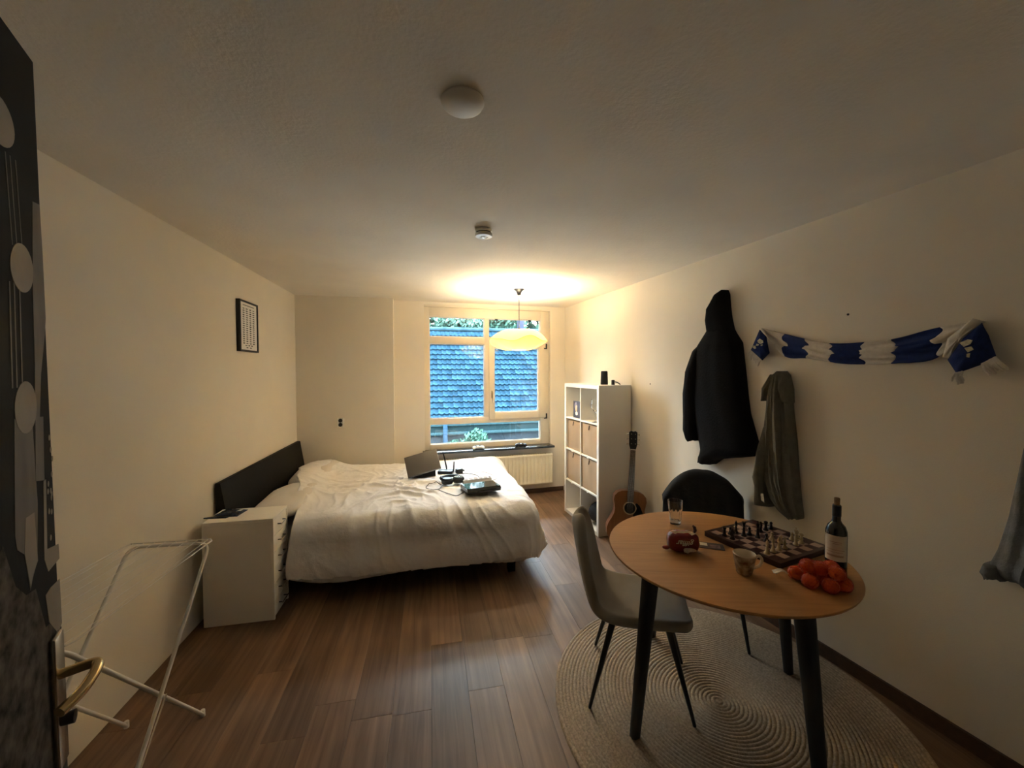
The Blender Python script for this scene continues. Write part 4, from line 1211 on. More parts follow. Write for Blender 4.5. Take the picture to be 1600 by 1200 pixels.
M_CLT = mat('chess_maple', (0.46, 0.35, 0.20), 0.35, var=0.12, vscale=40)
meshes = {}
def piece(kind, dark, x, y, label, rot=0.0):
    key = (kind, dark)
    mt = M_CDK if dark else M_CLT
    P0 = thing('chess_' + kind, label, 'chess piece', (x, y, PZ), rot, 'dark chess pieces' if dark else 'light chess pieces')
    if key in meshes:
        for o in meshes[key]:
            c_ = o.copy(); COL.objects.link(c_); c_.parent = P0
        return P0
    parts = []
    if kind == 'knight':
        m = MB(); m.lathe(base_ + [(0.0075, 0.014), (0, 0.014)], 18); parts.append(m.build('base', mt, P0))
        m = MB(); m.prism([(-0.0085, 0.013), (0.0075, 0.013), (0.0055, 0.022), (0.009, 0.030), (0.0145, 0.033), (0.0150, 0.038), (0.009, 0.045), (0.004, 0.050), (0.001, 0.054), (-0.001, 0.049), (-0.007, 0.043), (-0.0105, 0.030)], -0.0048, 0.0048, 'y')
        bmesh.ops.bevel(m.bm, geom=m.bm.edges[:], offset=0.0012, segments=1, affect='EDGES'); parts.append(m.build('horse_head', mt, P0))
    else:
        m = MB(); m.lathe(profs[kind], 18); parts.append(m.build('turned_body', mt, P0, smooth=50))
        if kind == 'king':
            m = MB(); m.box((-0.0014, -0.0014, 0.074), (0.0014, 0.0014, 0.085)); m.box((-0.004, -0.0014, 0.078), (0.004, 0.0014, 0.081)); parts.append(m.build('cross', mt, P0, smooth=0))
        if kind == 'queen':
            m = MB()
            for k in range(7):
                t = 2 * PI * k / 7; m.ball((0.0092 * math.cos(t), 0.0092 * math.sin(t), 0.0712), 0.0022, 1)
            parts.append(m.build('coronet', mt, P0))
    meshes[key] = parts
    return P0
def sqp(i, j):
    q = RZ(BRZ) @ Vector(((i - 3.5) * sq, (j - 3.5) * sq, 0)); return BX + q.x, BY + q.y
# columns run from the mug/card side (0) to the wall (7); rows from the mandarins (0) to the jacket (7)
setup = [
 ('rook', 1, 0, 6, 'black chess rook nearest the board corner by the glass'),
 ('knight', 1, 0, 5, 'black chess knight on the outer file above the small card'),
 ('bishop', 1, 2, 6, 'black chess bishop between the black rook and black queen'),
 ('queen', 1, 2, 5, 'tall black chess queen with toothed crown'),
 ('pawn', 1, 3, 5, 'black chess pawn standing right beside the black queen'),
 ('king', 1, 3, 4, 'tallest black chess king near the board centre'),
 ('knight', 1, 5, 5, 'black chess knight towards the wall side of the board'),
 ('pawn', 1, 3, 3, 'black chess pawn advanced furthest, alone in the board centre'),
 ('rook', 1, 6, 5, 'black chess rook towards the wall side of the board'),
 ('pawn', 1, 7, 5, 'black chess pawn on the edge file by the wall'),
 ('pawn', 1, 1, 6, 'black chess pawn hidden between black rook and bishop'),
 ('pawn', 0, 4, 3, 'light chess pawn advanced alone to the board centre'),
 ('bishop', 0, 0, 1, 'light chess bishop nearest the mug handle'),
 ('bishop', 0, 1, 1, 'light chess bishop, second from the mug handle'),
 ('bishop', 0, 2, 1, 'light chess bishop, third from the mug handle'),
 ('knight', 0, 3, 1, 'light chess knight beside the row of light bishops'),
 ('pawn', 0, 4, 2, 'light chess pawn behind the light knight'),
 ('king', 0, 5, 1, 'tallest light chess king behind the mandarin net'),
 ('rook', 0, 6, 1, 'light chess rook beside the bottle label'),
 ('pawn', 0, 7, 2, 'light chess pawn on the wall edge near the bottle'),
 ('pawn', 0, 6, 2, 'light chess pawn in front of the light rook'),
]
for kd, dk, i, j, lb_ in setup:
    x, y = sqp(i, j); piece(kd, dk, x, y, lb_, R(random.uniform(200, 300)) if kd == 'knight' else 0)

# ================================================================== WALL: coats, scarf
def wall_pt(y, z, off):
    return Vector((xr_at(y) - off, y, z))
def garment(name, rows, mt, parent, depth, folds=6, seed=0.0, nr_=60, nc=36, lean=0.0, back=0.004, famp=0.012, tw=0.0):
    """cloth hanging against the wall. rows: (z, y_a, y_b[, depth factor]) from top to bottom"""
    zs = [r[0] for r in rows]
    def at(z):
        for A, B_ in zip(rows, rows[1:]):
            if A[0] >= z >= B_[0]:
                t = (A[0] - z) / max(1e-6, A[0] - B_[0])
                fa, fb = (A[3] if len(A) > 3 else 1), (B_[3] if len(B_) > 3 else 1)
                return A[1] + (B_[1] - A[1]) * t, A[2] + (B_[2] - A[2]) * t, fa + (fb - fa) * t
        r = rows[-1]; return r[1], r[2], r[3] if len(r) > 3 else 1
    m = MB()
    zt_, zb_ = zs[0], zs[-1]
    def fn(a, b):
        z = zt_ + (zb_ - zt_) * a
        ya, yb, fd = at(z)
        t = 2 * PI * b
        s = math.cos(t); w_ = math.sin(t)
        y = (ya + yb) / 2 + (yb - ya) / 2 * s
        prof_ = (abs(w_) ** 0.75) * (1 if w_ > 0 else 0)
        f = noise.noise(Vector((s * folds * 0.5 + tw * a, a * 1.4, seed))) + 0.5 * ridge(Vector((s * folds * 0.8 + tw * a, a * 0.8, seed + 5)))
        off = back + depth * fd * prof_ + (famp * f * min(1, prof_ * 2) if w_ > 0 else 0)
        zz = z + (0.02 * noise.noise(Vector((s * 2.5, 1.0, seed))) * a if a > 0.9 else 0)
        return wall_pt(y, zz, max(off, 0.003))
    nb = nc
    vs_ = [[m.bm.verts.new(fn(i / (nr_ - 1), j / nb)) for j in range(nb)] for i in range(nr_)]
    for i in range(nr_ - 1):
        for j in range(nb):
            j2 = (j + 1) % nb
            m.bm.faces.new((vs_[i][j], vs_[i + 1][j], vs_[i + 1][j2], vs_[i][j2]))
    m.bm.faces.new([v for v in vs_[0]]); m.bm.faces.new([v for v in reversed(vs_[-1])])
    return m.build(name, mt, parent, smooth=70)
M_COAT = mat('coat_black', (0.006, 0.006, 0.007), 0.9, var=0.2, bump=0.2, bscale=90, spec=0.2)
CT = thing('black_coat', 'long black hooded coat hanging on the cream wall', 'coat', (0, 0, 0))
garment('hood', [(2.182, 2.238, 2.222, .5), (2.15, 2.285, 2.207, .9), (2.06, 2.380, 2.198, 1), (1.98, 2.388, 2.186, 1), (1.90, 2.365, 2.165, 1), (1.84, 2.40, 2.13, .9)], M_COAT, CT, 0.10, 3, 1.0)
garment('coat_body', [(1.93, 2.355, 2.18, .7), (1.88, 2.385, 2.155, .9), (1.80, 2.46, 2.098, 1), (1.74, 2.515, 2.090, 1), (1.60, 2.545, 2.070, 1), (1.43, 2.555, 2.048, 1), (1.32, 2.52, 2.030, 1), (1.08, 2.45, 1.947, 1), (1.055, 2.44, 1.945, 1), (1.01, 2.43, 2.10, .95), (0.965, 2.435, 2.25, .9), (0.915, 2.437, 2.31, .8)], M_COAT, CT, 0.11, 5, 2.0, nr_=80)
garment('sleeve', [(1.83, 2.42, 2.36, .4), (1.76, 2.490, 2.37, .8), (1.60, 2.558, 2.38, 1), (1.43, 2.580, 2.40, 1), (1.25, 2.568, 2.42, 1), (1.14, 2.570, 2.425, 1), (1.09, 2.555, 2.43, .9), (1.072, 2.53, 2.44, .8)], M_COAT, CT, 0.125, 3, 3.0)
M_HOOK = mat('hook_steel', (0.35, 0.33, 0.30), 0.35, metal=0.9, var=0.05)
m = MB(); a = wall_pt(2.235, 2.12, 0.001); m.tube([a, a + Vector((-0.05, 0, 0)), a + Vector((-0.06, 0, 0.025))], 0.004, 8); m.build('hook', M_HOOK, CT)

M_CARD = mat('cardigan_grey', (0.175, 0.160, 0.130), 0.95, var=0.14, vscale=30, bump=0.3, bscale=150)
CG = thing('grey_cardigan', 'grey brown cardigan hanging from a hook below the scarf', 'cardigan', (0, 0, 0))
garment('cardigan_body', [(1.606, 1.815, 1.785, .6), (1.58, 1.842, 1.765, .9), (1.48, 1.872, 1.748, 1), (1.37, 1.880, 1.740, 1), (1.20, 1.900, 1.718, 1), (1.03, 1.905, 1.705, 1), (0.93, 1.892, 1.695, 1), (0.82, 1.852, 1.682, .9), (0.76, 1.80, 1.673, .8), (0.735, 1.745, 1.672, .7)], M_CARD, CG, 0.085, 12, 11.0, famp=0.028, nc=64, nr_=80, tw=0.4)
garment('collar_flap', [(1.585, 1.850, 1.812, .7), (1.50, 1.880, 1.835, 1), (1.418, 1.902, 1.868, .8)], M_CARD, CG, 0.11, 4, 14.0, famp=0.012)
garment('collar_flap', [(1.585, 1.80, 1.765, .7), (1.50, 1.785, 1.742, 1), (1.42, 1.765, 1.738, .8)], M_CARD, CG, 0.10, 4, 24.0, famp=0.012)
garment('sleeve', [(1.25, 1.905, 1.862, .5), (1.10, 1.915, 1.855, .9), (0.98, 1.932, 1.855, 1), (0.93, 1.948, 1.856, 1), (0.88, 1.930, 1.856, 1), (0.80, 1.930, 1.855, 1), (0.757, 1.936, 1.853, .9)], M_CARD, CG, 0.115, 5, 16.0, famp=0.014)
m = MB(); m.prism([(0, 0), (0.022, 0.01), (0.026, 0.05), (0.008, 0.055)], 0, 0.003, 'x'); bmesh.ops.translate(m.bm, vec=wall_pt(1.842, 0.79, 0.108), verts=m.bm.verts[:]); m.build('care_label', mat('label_pale', (0.45, 0.45, 0.42), 0.6, var=0.3, vscale=80), CG, smooth=0)
m = MB(); a = wall_pt(1.80, 1.57, 0.001); m.tube([a, a + Vector((-0.03, 0, 0)), a + Vector((-0.035, 0, 0.02))], 0.004, 8); m.build('hook', M_HOOK, CG)

M_DEN = mat('denim_grey', (0.17, 0.175, 0.18), 0.9, var=0.25, vscale=18, bump=0.3, bscale=140)
JN = thing('denim_garment', 'faded grey denim garment hanging at the right edge by the door', 'denim garment', (0, 0, 0))
garment('denim_leg', [(1.42, 0.815, 0.70, .7), (1.314, 0.833, 0.67, 1), (1.214, 0.844, 0.66, 1), (1.045, 0.868, 0.64, 1), (0.90, 0.898, 0.62, 1), (0.845, 0.915, 0.62, 1), (0.812, 0.922, 0.62, .9), (0.80, 0.905, 0.63, .8)], M_DEN, JN, 0.10, 7, 31.0, famp=0.022, nc=54, nr_=70)
garment('hem_cuff', [(0.835, 0.924, 0.885, .8), (0.81, 0.928, 0.875, 1), (0.788, 0.915, 0.872, .9)], M_DEN, JN, 0.12, 3, 33.0, nr_=16, nc=24)
m = MB(); a = wall_pt(0.76, 1.41, 0.001); m.tube([a, a + Vector((-0.04, 0, 0)), a + Vector((-0.045, 0, 0.02))], 0.004, 8); m.build('hook', M_HOOK, JN)
for hy_, hz_, nm_ in ((3.08, 1.489, 'dark'), (1.465, 1.905, 'small')):
    m = MB(); a = wall_pt(hy_, hz_, 0.0); m.lathe([(0.0, 0.0), (0.006, 0.0), (0.006, 0.002), (0.0, 0.003)], 12, mtx=TR(*a) @ Matrix.Rotation(R(-90), 4, 'Y'))
    tag(m.build('screw_plug', M_BLACKM), 'tiny dark screw plug in the cream wall ' + ('above the guitar' if nm_ == 'dark' else 'above the scarf'), 'screw')

# scarf
SCF = thing('football_scarf', 'blue and white striped supporter scarf swagged along the wall', 'scarf', (0, 0, 0))
M_SB = mat('scarf_blue', (0.008, 0.022, 0.115), 0.95, var=0.25, vscale=50, bump=0.3, bscale=300)
M_SW = mat('scarf_white', (0.66, 0.60, 0.52), 0.95, var=0.08, vscale=50, bump=0.3, bscale=300)
top = [(1.949, 1.880), (1.806, 1.835), (1.668, 1.792), (1.535, 1.755), (1.392, 1.751), (1.252, 1.761), (1.103, 1.796), (0.97, 1.815)]
bot = [(1.935, 1.868), (1.806, 1.701), (1.668, 1.679), (1.535, 1.654), (1.392, 1.640), (1.252, 1.644), (1.103, 1.661), (0.985, 1.80)]
tb = bez([(a, b, 0) for a, b in top], 12); bb = bez([(a, b, 0) for a, b in bot], 12)
# the strip in wall coordinates: s 0..1 along, t 0 (top) .. 1 (bottom)
def scarf_pt(s, t, lift=0.0):
    i = s * (len(tb) - 1); k = min(int(i), len(tb) - 2); f = i - k
    A = tb[k].lerp(tb[k + 1], f); B_ = bb[k].lerp(bb[k + 1], f)
    y = A.x + (B_.x - A.x) * t; z = A.y + (B_.y - A.y) * t
    off = 0.012 + 0.012 * ridge(Vector((s * 2.5, t * 3.2, 3))) + 0.006 * math.sin(t * 8 + s * 6) + lift
    return wall_pt(y, z, max(off, 0.006))
cuts = [0.0, 0.148, 0.286, 0.428, 0.572, 0.712, 0.862, 1.0]
# jigsaw-shaped colour changes
def jig(k, t):
    if k in (0, 7): return 0
    return 0.010 * math.sin(t * 13 + k * 2.1) + (0.014 if 0.32 < t < 0.55 else -0.004) * (1 if k % 2 else -1)
for k in range(7):
    def fn(a, b, k=k):
        s0, s1 = cuts[k] + jig(k, b), cuts[k + 1] + jig(k + 1, b)
        return scarf_pt(s0 + (s1 - s0) * a, b)
    m = MB(); m.grid(fn, 16, 26)
    m.build('blue_band' if k % 2 else 'white_band', M_SB if k % 2 else M_SW, SCF, smooth=80, solid=-0.004)
def flap(name, pts, off, mt):
    m = MB(); n_ = len(pts)
    cy_, cz_ = sum(p[0] for p in pts) / n_, sum(p[1] for p in pts) / n_
    c0 = m.bm.verts.new(wall_pt(cy_, cz_, off + 0.012))
    ring = []
    for i in range(n_):
        A, B_ = pts[i], pts[(i + 1) % n_]
        for j in range(4):
            t = j / 4; y, z = A[0] + (B_[0] - A[0]) * t, A[1] + (B_[1] - A[1]) * t
            ring.append(m.bm.verts.new(wall_pt(y, z, off)))
    mid = [m.bm.verts.new(v.co.lerp(c0.co, 0.5) + Vector((-0.006 - 0.004 * math.sin(i * 1.7), 0, 0))) for i, v in enumerate(ring)]
    nn = len(ring)
    for i in range(nn):
        j = (i + 1) % nn
        m.bm.faces.new((ring[i], ring[j], mid[j], mid[i])); m.bm.faces.new((mid[i], mid[j], c0))
    return m.build(name, mt, SCF, smooth=80, solid=-0.005)
flap('scarf_end', [(1.942, 1.872), (2.003, 1.745), (1.920, 1.674), (1.872, 1.718), (1.895, 1.823)], 0.045, M_SB)
flap('scarf_end', [(0.955, 1.800), (1.008, 1.741), (1.054, 1.653), (1.025, 1.594), (0.945, 1.634), (0.912, 1.662), (0.935, 1.748)], 0.045, M_SB)
flap('white_fold', [(0.985, 1.822), (1.06, 1.745), (1.075, 1.665), (1.052, 1.660), (1.005, 1.742), (0.95, 1.805)], 0.035, M_SW)
M_EMB = mat('emblem_thread', (0.55, 0.50, 0.36), 0.9, var=0.35, vscale=70)
def emblem(pts_list, off):
    m = MB()
    for pts in pts_list:
        vs1 = [m.bm.verts.new(wall_pt(y, z, off)) for y, z in pts]; vs2 = [m.bm.verts.new(wall_pt(y, z, off + 0.003)) for y, z in pts]
        n_ = len(pts)
        for i in range(n_): m.bm.faces.new((vs1[i], vs1[(i + 1) % n_], vs2[(i + 1) % n_], vs2[i]))
        m.bm.faces.new(vs1); m.bm.faces.new(vs2[::-1])
    m.build('emblem', M_EMB, SCF, smooth=0)
emblem([[(1.925, 1.812), (1.902, 1.797), (1.900, 1.785), (1.918, 1.778), (1.936, 1.788), (1.940, 1.800)], [(1.945, 1.782), (1.930, 1.776), (1.935, 1.768), (1.952, 1.768)],
        [(1.975, 1.772), (1.955, 1.768), (1.950, 1.752), (1.962, 1.750), (1.970, 1.757), (1.980, 1.762)], [(1.918, 1.772), (1.905, 1.775), (1.904, 1.768), (1.914, 1.765)]], 0.062)
emblem([[(1.010, 1.722), (0.985, 1.735), (0.972, 1.730), (0.978, 1.715), (0.997, 1.705)], [(0.995, 1.70), (0.975, 1.705), (0.968, 1.692), (0.985, 1.682)], [(0.988, 1.675), (0.978, 1.678), (0.980, 1.66), (0.988, 1.662)]], 0.062)
def fringe(y0, z0, y1, z1, ddy, ddz, n_):
    m = MB()
    for i in range(n_):
        t = i / (n_ - 1); y, z = y0 + (y1 - y0) * t, z0 + (z1 - z0) * t
        a_ = wall_pt(y, z, 0.048); q = random.uniform(.8, 1.2)
        b_ = wall_pt(y + ddy * q + random.uniform(-.012, .012), z + ddz * q, 0.03 + random.uniform(0, .02))
        m.tube([a_, a_.lerp(b_, .5) + Vector((-0.008, 0, 0)), b_], [0.004, 0.005, 0.003], 6)
    o = m.build('fringe', M_SW, SCF); o['kind'] = 'stuff'
fringe(1.998, 1.742, 1.925, 1.680, 0.015, -0.045, 12)
fringe(1.026, 1.598, 1.005, 1.605, 0.004, -0.045, 7)
fringe(0.950, 1.635, 0.914, 1.662, -0.022, -0.042, 14)

# ================================================================== DOOR
dE = Vector((-0.552, 0.868, 0)); dd = Vector((0.28820069, -0.95757003, 0)); dn_ = Vector((0.95757003, 0.28820069, 0))
DT, DW, DZT = 0.04, 0.86, 2.12
DR = thing('door_1', 'open room door covered with a black and white painted picture', None, kind='structure')
# local frame: x from the free edge to the hinge, y out of the painted face, z up; hung slightly out of true
mtx = Matrix(((dd.x, dn_.x, 0, dE.x), (dd.y, dn_.y, 0, dE.y), (0, 0, 1, 0), (0, 0, 0, 1)))
LEAN = R(2.0)
piv = TR(0, 0, DZT) @ Matrix.Rotation(LEAN, 4, 'Y') @ TR(0, 0, -DZT)
DR.matrix_world = mtx @ piv
M_DBLK = mat('door_black', (0.0065, 0.006, 0.006), 0.7, var=0.5, vscale=7, bump=0.05, bscale=40, spec=0.12)
M_DROCK = mat('door_rock', (0.010, 0.009, 0.009), 0.7, spec=0.12, col2=(0.16, 0.14, 0.125), vscale=36, detail=9)
M_DPALE = mat('door_pale', (0.26, 0.225, 0.185), 0.6, var=0.15, vscale=14)
M_DGREY = mat('door_grey', (0.13, 0.115, 0.10), 0.6, var=0.3, vscale=24, stretch=(1, 1, .25))
m = MB(); m.box((0, -DT, 0.012), (DW, 0, DZT), bev=0.002); m.build('door_leaf', M_DBLK, DR)
def paint(name, pts, mt, h_=0.0006):
    m = MB(); m.prism(pts, 0.0, h_, 'y'); return m.build(name, mt, DR, smooth=0)
def sh(t, z): return (t + math.tan(LEAN) * (DZT - z), z)
def ell(t, z, rt, rz_, tilt=0.0):
    out = []
    for k in range(28):
        a_ = 2 * PI * k / 28; x, y = rt * math.cos(a_), rz_ * math.sin(a_)
        out.append(sh(t + x * math.cos(tilt) - y * math.sin(tilt), z + x * math.sin(tilt) + y * math.cos(tilt)))
    return out
paint('painted_disc', ell(0.120, 1.968, 0.043, 0.034), M_DPALE); paint('painted_disc', ell(0.067, 1.771, 0.038, 0.037), M_DPALE, 0.0008); paint('painted_disc', ell(0.070, 1.558, 0.037, 0.040), M_DPALE, 0.0008)
paint('painted_disc', ell(0.30, 1.88, 0.045, 0.04), M_DPALE); paint('painted_disc', ell(0.28, 1.66, 0.04, 0.04), M_DPALE); paint('painted_disc', ell(0.33, 1.46, 0.042, 0.042), M_DPALE)
paint('painted_stripe', [sh(*p) for p in [(0.023, 1.886), (-0.004, 1.889), (-0.010, 1.805), (-0.014, 1.70), (-0.008, 1.672), (0.012, 1.607), (0.022, 1.537), (0.009, 1.536), (0.012, 1.43), (0.045, 1.437), (0.034, 1.624), (0.033, 1.744)]], M_DGREY)
for t0 in (0.075, 0.092, 0.106):
    paint('painted_drip', [sh(*p) for p in [(t0, 1.745), (t0 + 0.004, 1.745), (t0 + 0.006, 1.59), (t0 + 0.002, 1.59)]], M_DGREY, 0.0004)
    paint('painted_drip', [sh(*p) for p in [(t0, 1.93), (t0 + 0.003, 1.93), (t0 - 0.01, 1.80), (t0 - 0.012, 1.80)]], M_DGREY, 0.0004)
paint('painted_streak', [sh(*p) for p in [(0.108, 1.545), (0.050, 1.535), (0.040, 1.40), (0.048, 1.31), (0.066, 1.29), (0.075, 1.275), (0.091, 1.338), (0.113, 1.354), (0.118, 1.376)]], M_DGREY, 0.0004)
paint('painted_tower', [sh(*p) for p in [(0.084, 1.391), (0.054, 1.39), (0.047, 1.31), (0.066, 1.295), (0.075, 1.28), (0.091, 1.338)]], M_DPALE, 0.0007)
paint('painted_block', [sh(*p) for p in [(0.016, 1.43), (0.006, 1.43), (0.010, 1.313), (-0.038, 1.303), (-0.040, 1.276), (0.008, 1.274), (0.022, 1.30)]], M_DPALE)
paint('painted_block', [sh(*p) for p in [(0.022, 1.24), (0.0, 1.243), (-0.038, 1.24), (-0.042, 1.158), (-0.024, 1.150), (0.012, 1.19)]], M_DPALE)
for k in range(12):
    zz = random.uniform(1.32, 1.50); tt = random.uniform(-0.03, 0.002)
    paint('painted_speck', ell(tt, zz, 0.0035, 0.005), M_DPALE, 0.0004)
rk = [(-0.075 + 0.0, 0.03), (DW - 0.14, 0.03), (DW - 0.14, 1.38)]
for k in range(24):
    t = (DW - 0.16) * (1 - k / 23) - 0.04 * (k / 23)
    rk.append((t, 1.14 + 0.22 * min(1, max(0, (t + 0.04) / 0.2)) + 0.025 * math.sin(k * 2.3)))
paint('painted_rocks', [(p[0] + math.tan(LEAN) * (DZT - p[1]), p[1]) for p in rk], M_DROCK, 0.0003)
# lever handle on a long plate
HX = 0.034
m = MB(); m.box((HX - 0.019, 0.0008, 0.925), (HX + 0.019, 0.009, 1.16), bev=0.003); hp = m.build('handle_plate', M_CHROME, DR)
M_BRASS = mat('lever_brass', (0.62, 0.46, 0.24), 0.22, metal=1.0, var=0.05)
zl = 1.088
m = MB(); m.tube(bez([(HX, 0.008, zl), (HX, 0.043, zl + 0.003), (HX + 0.004, 0.053, zl + 0.003), (HX + 0.022, 0.055, zl), (HX + 0.055, 0.046, zl - 0.008), (HX + 0.085, 0.028, zl - 0.014)], 5), [0.0085] * 26, 10); m.build('lever', M_BRASS, hp)
m = MB(); m.lathe([(0, 0), (0.010, 0), (0.011, 0.014), (0, 0.015)], 16, mtx=TR(HX, 0.009, 1.005) @ Matrix.Rotation(R(-90), 4, 'X')); m.build('key_cylinder', M_BLACKM, hp)
m = MB(); m.box((-0.0015, -0.03, 0.94), (0.0, -0.01, 1.17)); m.build('lock_forend', M_CHROME, DR, smooth=0)

# ================================================================== DRYING RACK
RK = thing('drying_rack', 'white wire drying rack folded open between door and drawer unit', 'drying rack', (0, 0, 0))
M_RK = mat('rack_white', (0.74, 0.70, 0.64), 0.35, var=0.03)
A1, A2 = Vector((-0.815, 2.195, 0.80)), Vector((-1.155, 2.262, 0.795))
B1, B2 = Vector((-0.905, 1.480, 0.80)), Vector((-1.235, 1.545, 0.80))
FA1, FA2 = Vector((-0.872, 1.515, 0.008)), Vector((-1.215, 1.575, 0.008))
FB1, FB2 = Vector((-0.825, 2.157, 0.008)), Vector((-1.164, 2.190, 0.008))
def u_leg(name, f1, c1, c2, f2, r=0.0075):
    d1 = (f1 - c1).normalized(); d2 = (f2 - c2).normalized(); x = (c2 - c1).normalized()
    e = 0.05
    pts = [f1, c1 + d1 * e] + [c1 + d1 * e * (1 - t) ** 2 + x * e * t ** 2 for t in (.25, .5, .75)] + [c1 + x * e, c2 - x * e] + [c2 - x * e * (1 - t) ** 2 + d2 * e * t ** 2 for t in (.25, .5, .75)] + [c2 + d2 * e, f2]
    m = MB(); m.tube(pts, r, 10); return m.build(name, M_RK, RK, smooth=60)
u_leg('leg_frame', FA1, A1, A2, FA2)
# the second frame passes just inside the first
u_leg('leg_frame', FB1 + Vector((-0.018, 0, 0)), B1 + Vector((-0.012, 0, -0.01)), B2 + Vector((0.012, 0, -0.01)), FB2 + Vector((0.018, 0, 0)))
for f in (FA1, FA2, FB1 + Vector((-0.018, 0, 0)), FB2 + Vector((0.018, 0, 0))):
    m = MB(); m.lathe([(0, -0.008), (0.0095, -0.008), (0.0095, 0.02), (0.008, 0.022)], 12, mtx=TR(*f)); m.build('foot_cap', M_WPLAST, RK)
up = Vector((0, 0, 0.012))
rimp = [A1 + up + Vector((0.012, -0.01, 0)), A1 + up + Vector((0.0, 0.012, 0)), A2 + up + Vector((0, 0.012, 0)), A2 + up + Vector((-0.01, -0.01, 0)), B2 + up + Vector((-0.01, 0.01, 0)), B2 + up + Vector((0, -0.012, 0)), B1 + up + Vector((0, -0.012, 0)), B1 + up + Vector((0.012, 0.01, 0))]
m = MB(); m.tube(rimp + [rimp[0]], 0.0028, 8); m.build('rim_wire', M_RK, RK)
for k in range(8):
    t = 0.03 + k * 0.134
    p0 = A1.lerp(A2, t) + up + Vector((0, 0.01, 0)); p1 = B1.lerp(B2, t) + up + Vector((0, -0.01, 0))
    pm = p0.lerp(p1, 0.5) + Vector((0, 0, -0.004))
    m = MB(); m.tube([p0, pm, p1], 0.0014, 6); m.build('wire', M_RK, RK)
m = MB(); q1 = FA1.lerp(A1, 0.42); q2 = q1 + Vector((-0.015, -0.10, -0.14)); m.tube([FA1.lerp(A1, 0.22) + Vector((0.01, 0, 0)), FB1.lerp(B1, 0.40)], 0.003, 6); m.build('locking_stay', M_CHROME, RK)

# ================================================================== OUTSIDE
# tiled roof of the house opposite, parallel to the left-wall axes
RO = thing('neighbour_roof', 'steep blue-grey tiled roof of the house seen through the window', 'roof', (0, 0, 0))
E0, RG = 16.0, 19.4
ze, zr = -0.35, 3.64
dirx = Vector((cD, -sD, 0)); diry = Vector((sD, cD, 0))
def rp_(x, y, z): return dirx * x + diry * y + Vector((0, 0, z))
slope = Vector((RG - E0, zr - ze)); sl_len = slope.length
su = slope / sl_len
M_TILE = mat('roof_tile', (0.00477, 0.01218, 0.01917), 0.9, var=0.4, vscale=7, rand=0.35, spec=0.0)
M_TILE2 = mat('roof_tile_far', (0.00477, 0.01218, 0.01917), 0.9, var=0.4, vscale=7, spec=0.0)
TWD, TEX = 0.205, 0.30
nrows = int(sl_len / TEX)
# one tile: S-profile pan with a curved lower lip; local x across, y up the slope, z out of the roof
def tile_verts():
    nx, V_, F_ = 7, [], []
    for lay in (0, 1):
        for j in (0, 1):
            for i in range(nx):
                t = i / (nx - 1)
                x = (t - 0.5) * (TWD + 0.012)
                z = 0.030 * math.cos(t * PI * 1.6 - 0.5) * 0.55 + (0.075 if j == 0 else 0.0) - lay * 0.012
                y = -0.01 - 0.040 * math.sin(t * PI) if j == 0 else TEX + 0.02
                V_.append((x, y, z))
    def id_(lay, j, i): return lay * 2 * nx + j * nx + i
    for i in range(nx - 1):
        F_.append((id_(0, 0, i), id_(0, 0, i + 1), id_(0, 1, i + 1), id_(0, 1, i)))
        F_.append((id_(1, 0, i), id_(1, 0, i + 1), id_(1, 1, i + 1), id_(1, 1, i))[::-1])
    return V_, F_
TV, TF = tile_verts()
tme = bpy.data.meshes.new('roof_tile'); tme.from_pydata(TV, [], TF); tme.update(); tme.materials.append(M_TILE)
for p in tme.polygons: p.use_smooth = True
basis = Matrix((dirx, diry * su.x + Vector((0, 0, su.y)), (-diry * su.y + Vector((0, 0, su.x))))).transposed().to_4x4()
def tile_pos(c_, r_):
    x = -9.0 + c_ * TWD
    d = r_ * TEX
    return rp_(x, E0 + su.x * d, ze + su.y * d)
ncols = 125
# columns in the line of sight through the window become separate tiles, the rest one mass
vis = []
for r_ in range(nrows):
    for c_ in range(ncols):
        p = tile_pos(c_, r_)
        xw = p.x / p.y * 4.9; zw = 1.608 + (p.z - 1.608) / p.y * 4.9
        ok = (0.50 < xw < 1.17 and 1.05 < zw < 1.95) or (1.32 < xw < 1.90 and 1.10 < zw < 1.90)
        vis.append((not ok, abs(zw - 1.35), r_, c_))
vis.sort()
rest_v, rest_f = [], []
for k, (no_, _, r_, c_) in enumerate(vis):
    p = tile_pos(c_, r_)
    if k < 300 and not no_:
        o = bpy.data.objects.new('roof_tile', tme); COL.objects.link(o); o.parent = RO
        o.matrix_world = TR(*p) @ basis
    else:
        b0 = len(rest_v); jz = random.uniform(-.006, .006)
        for v in TV:
            q = basis @ Vector((v[0], v[1], v[2] + jz)); rest_v.append(q + p)
        rest_f += [tuple(i + b0 for i in f) for f in TF]
rme = bpy.data.meshes.new('roof_tiles'); rme.from_pydata([v[:] for v in rest_v], [], rest_f); rme.update(); rme.materials.append(M_TILE2)
for p in rme.polygons: p.use_smooth = True
ro = bpy.data.objects.new('roof_tiles', rme); COL.objects.link(ro); ro.parent = RO; ro['kind'] = 'stuff'
m = MB()
pr_ = [(-10.0, E0 - 0.02), (17, E0 - 0.02)]
vv = [m.bm.verts.new(rp_(x, y, z)) for x, y, z in ((-9.2, E0, ze - 0.04), (16.8, E0, ze - 0.04), (16.8, RG, zr - 0.04), (-9.2, RG, zr - 0.04), (-9.2, RG + 3.4, ze - 0.04), (16.8, RG + 3.4, ze - 0.04), (-9.2, E0, -4), (16.8, E0, -4))]
m.bm.faces.new((vv[0], vv[1], vv[2], vv[3])); m.bm.faces.new((vv[3], vv[2], vv[5], vv[4])); m.bm.faces.new((vv[6], vv[7], vv[1], vv[0]))
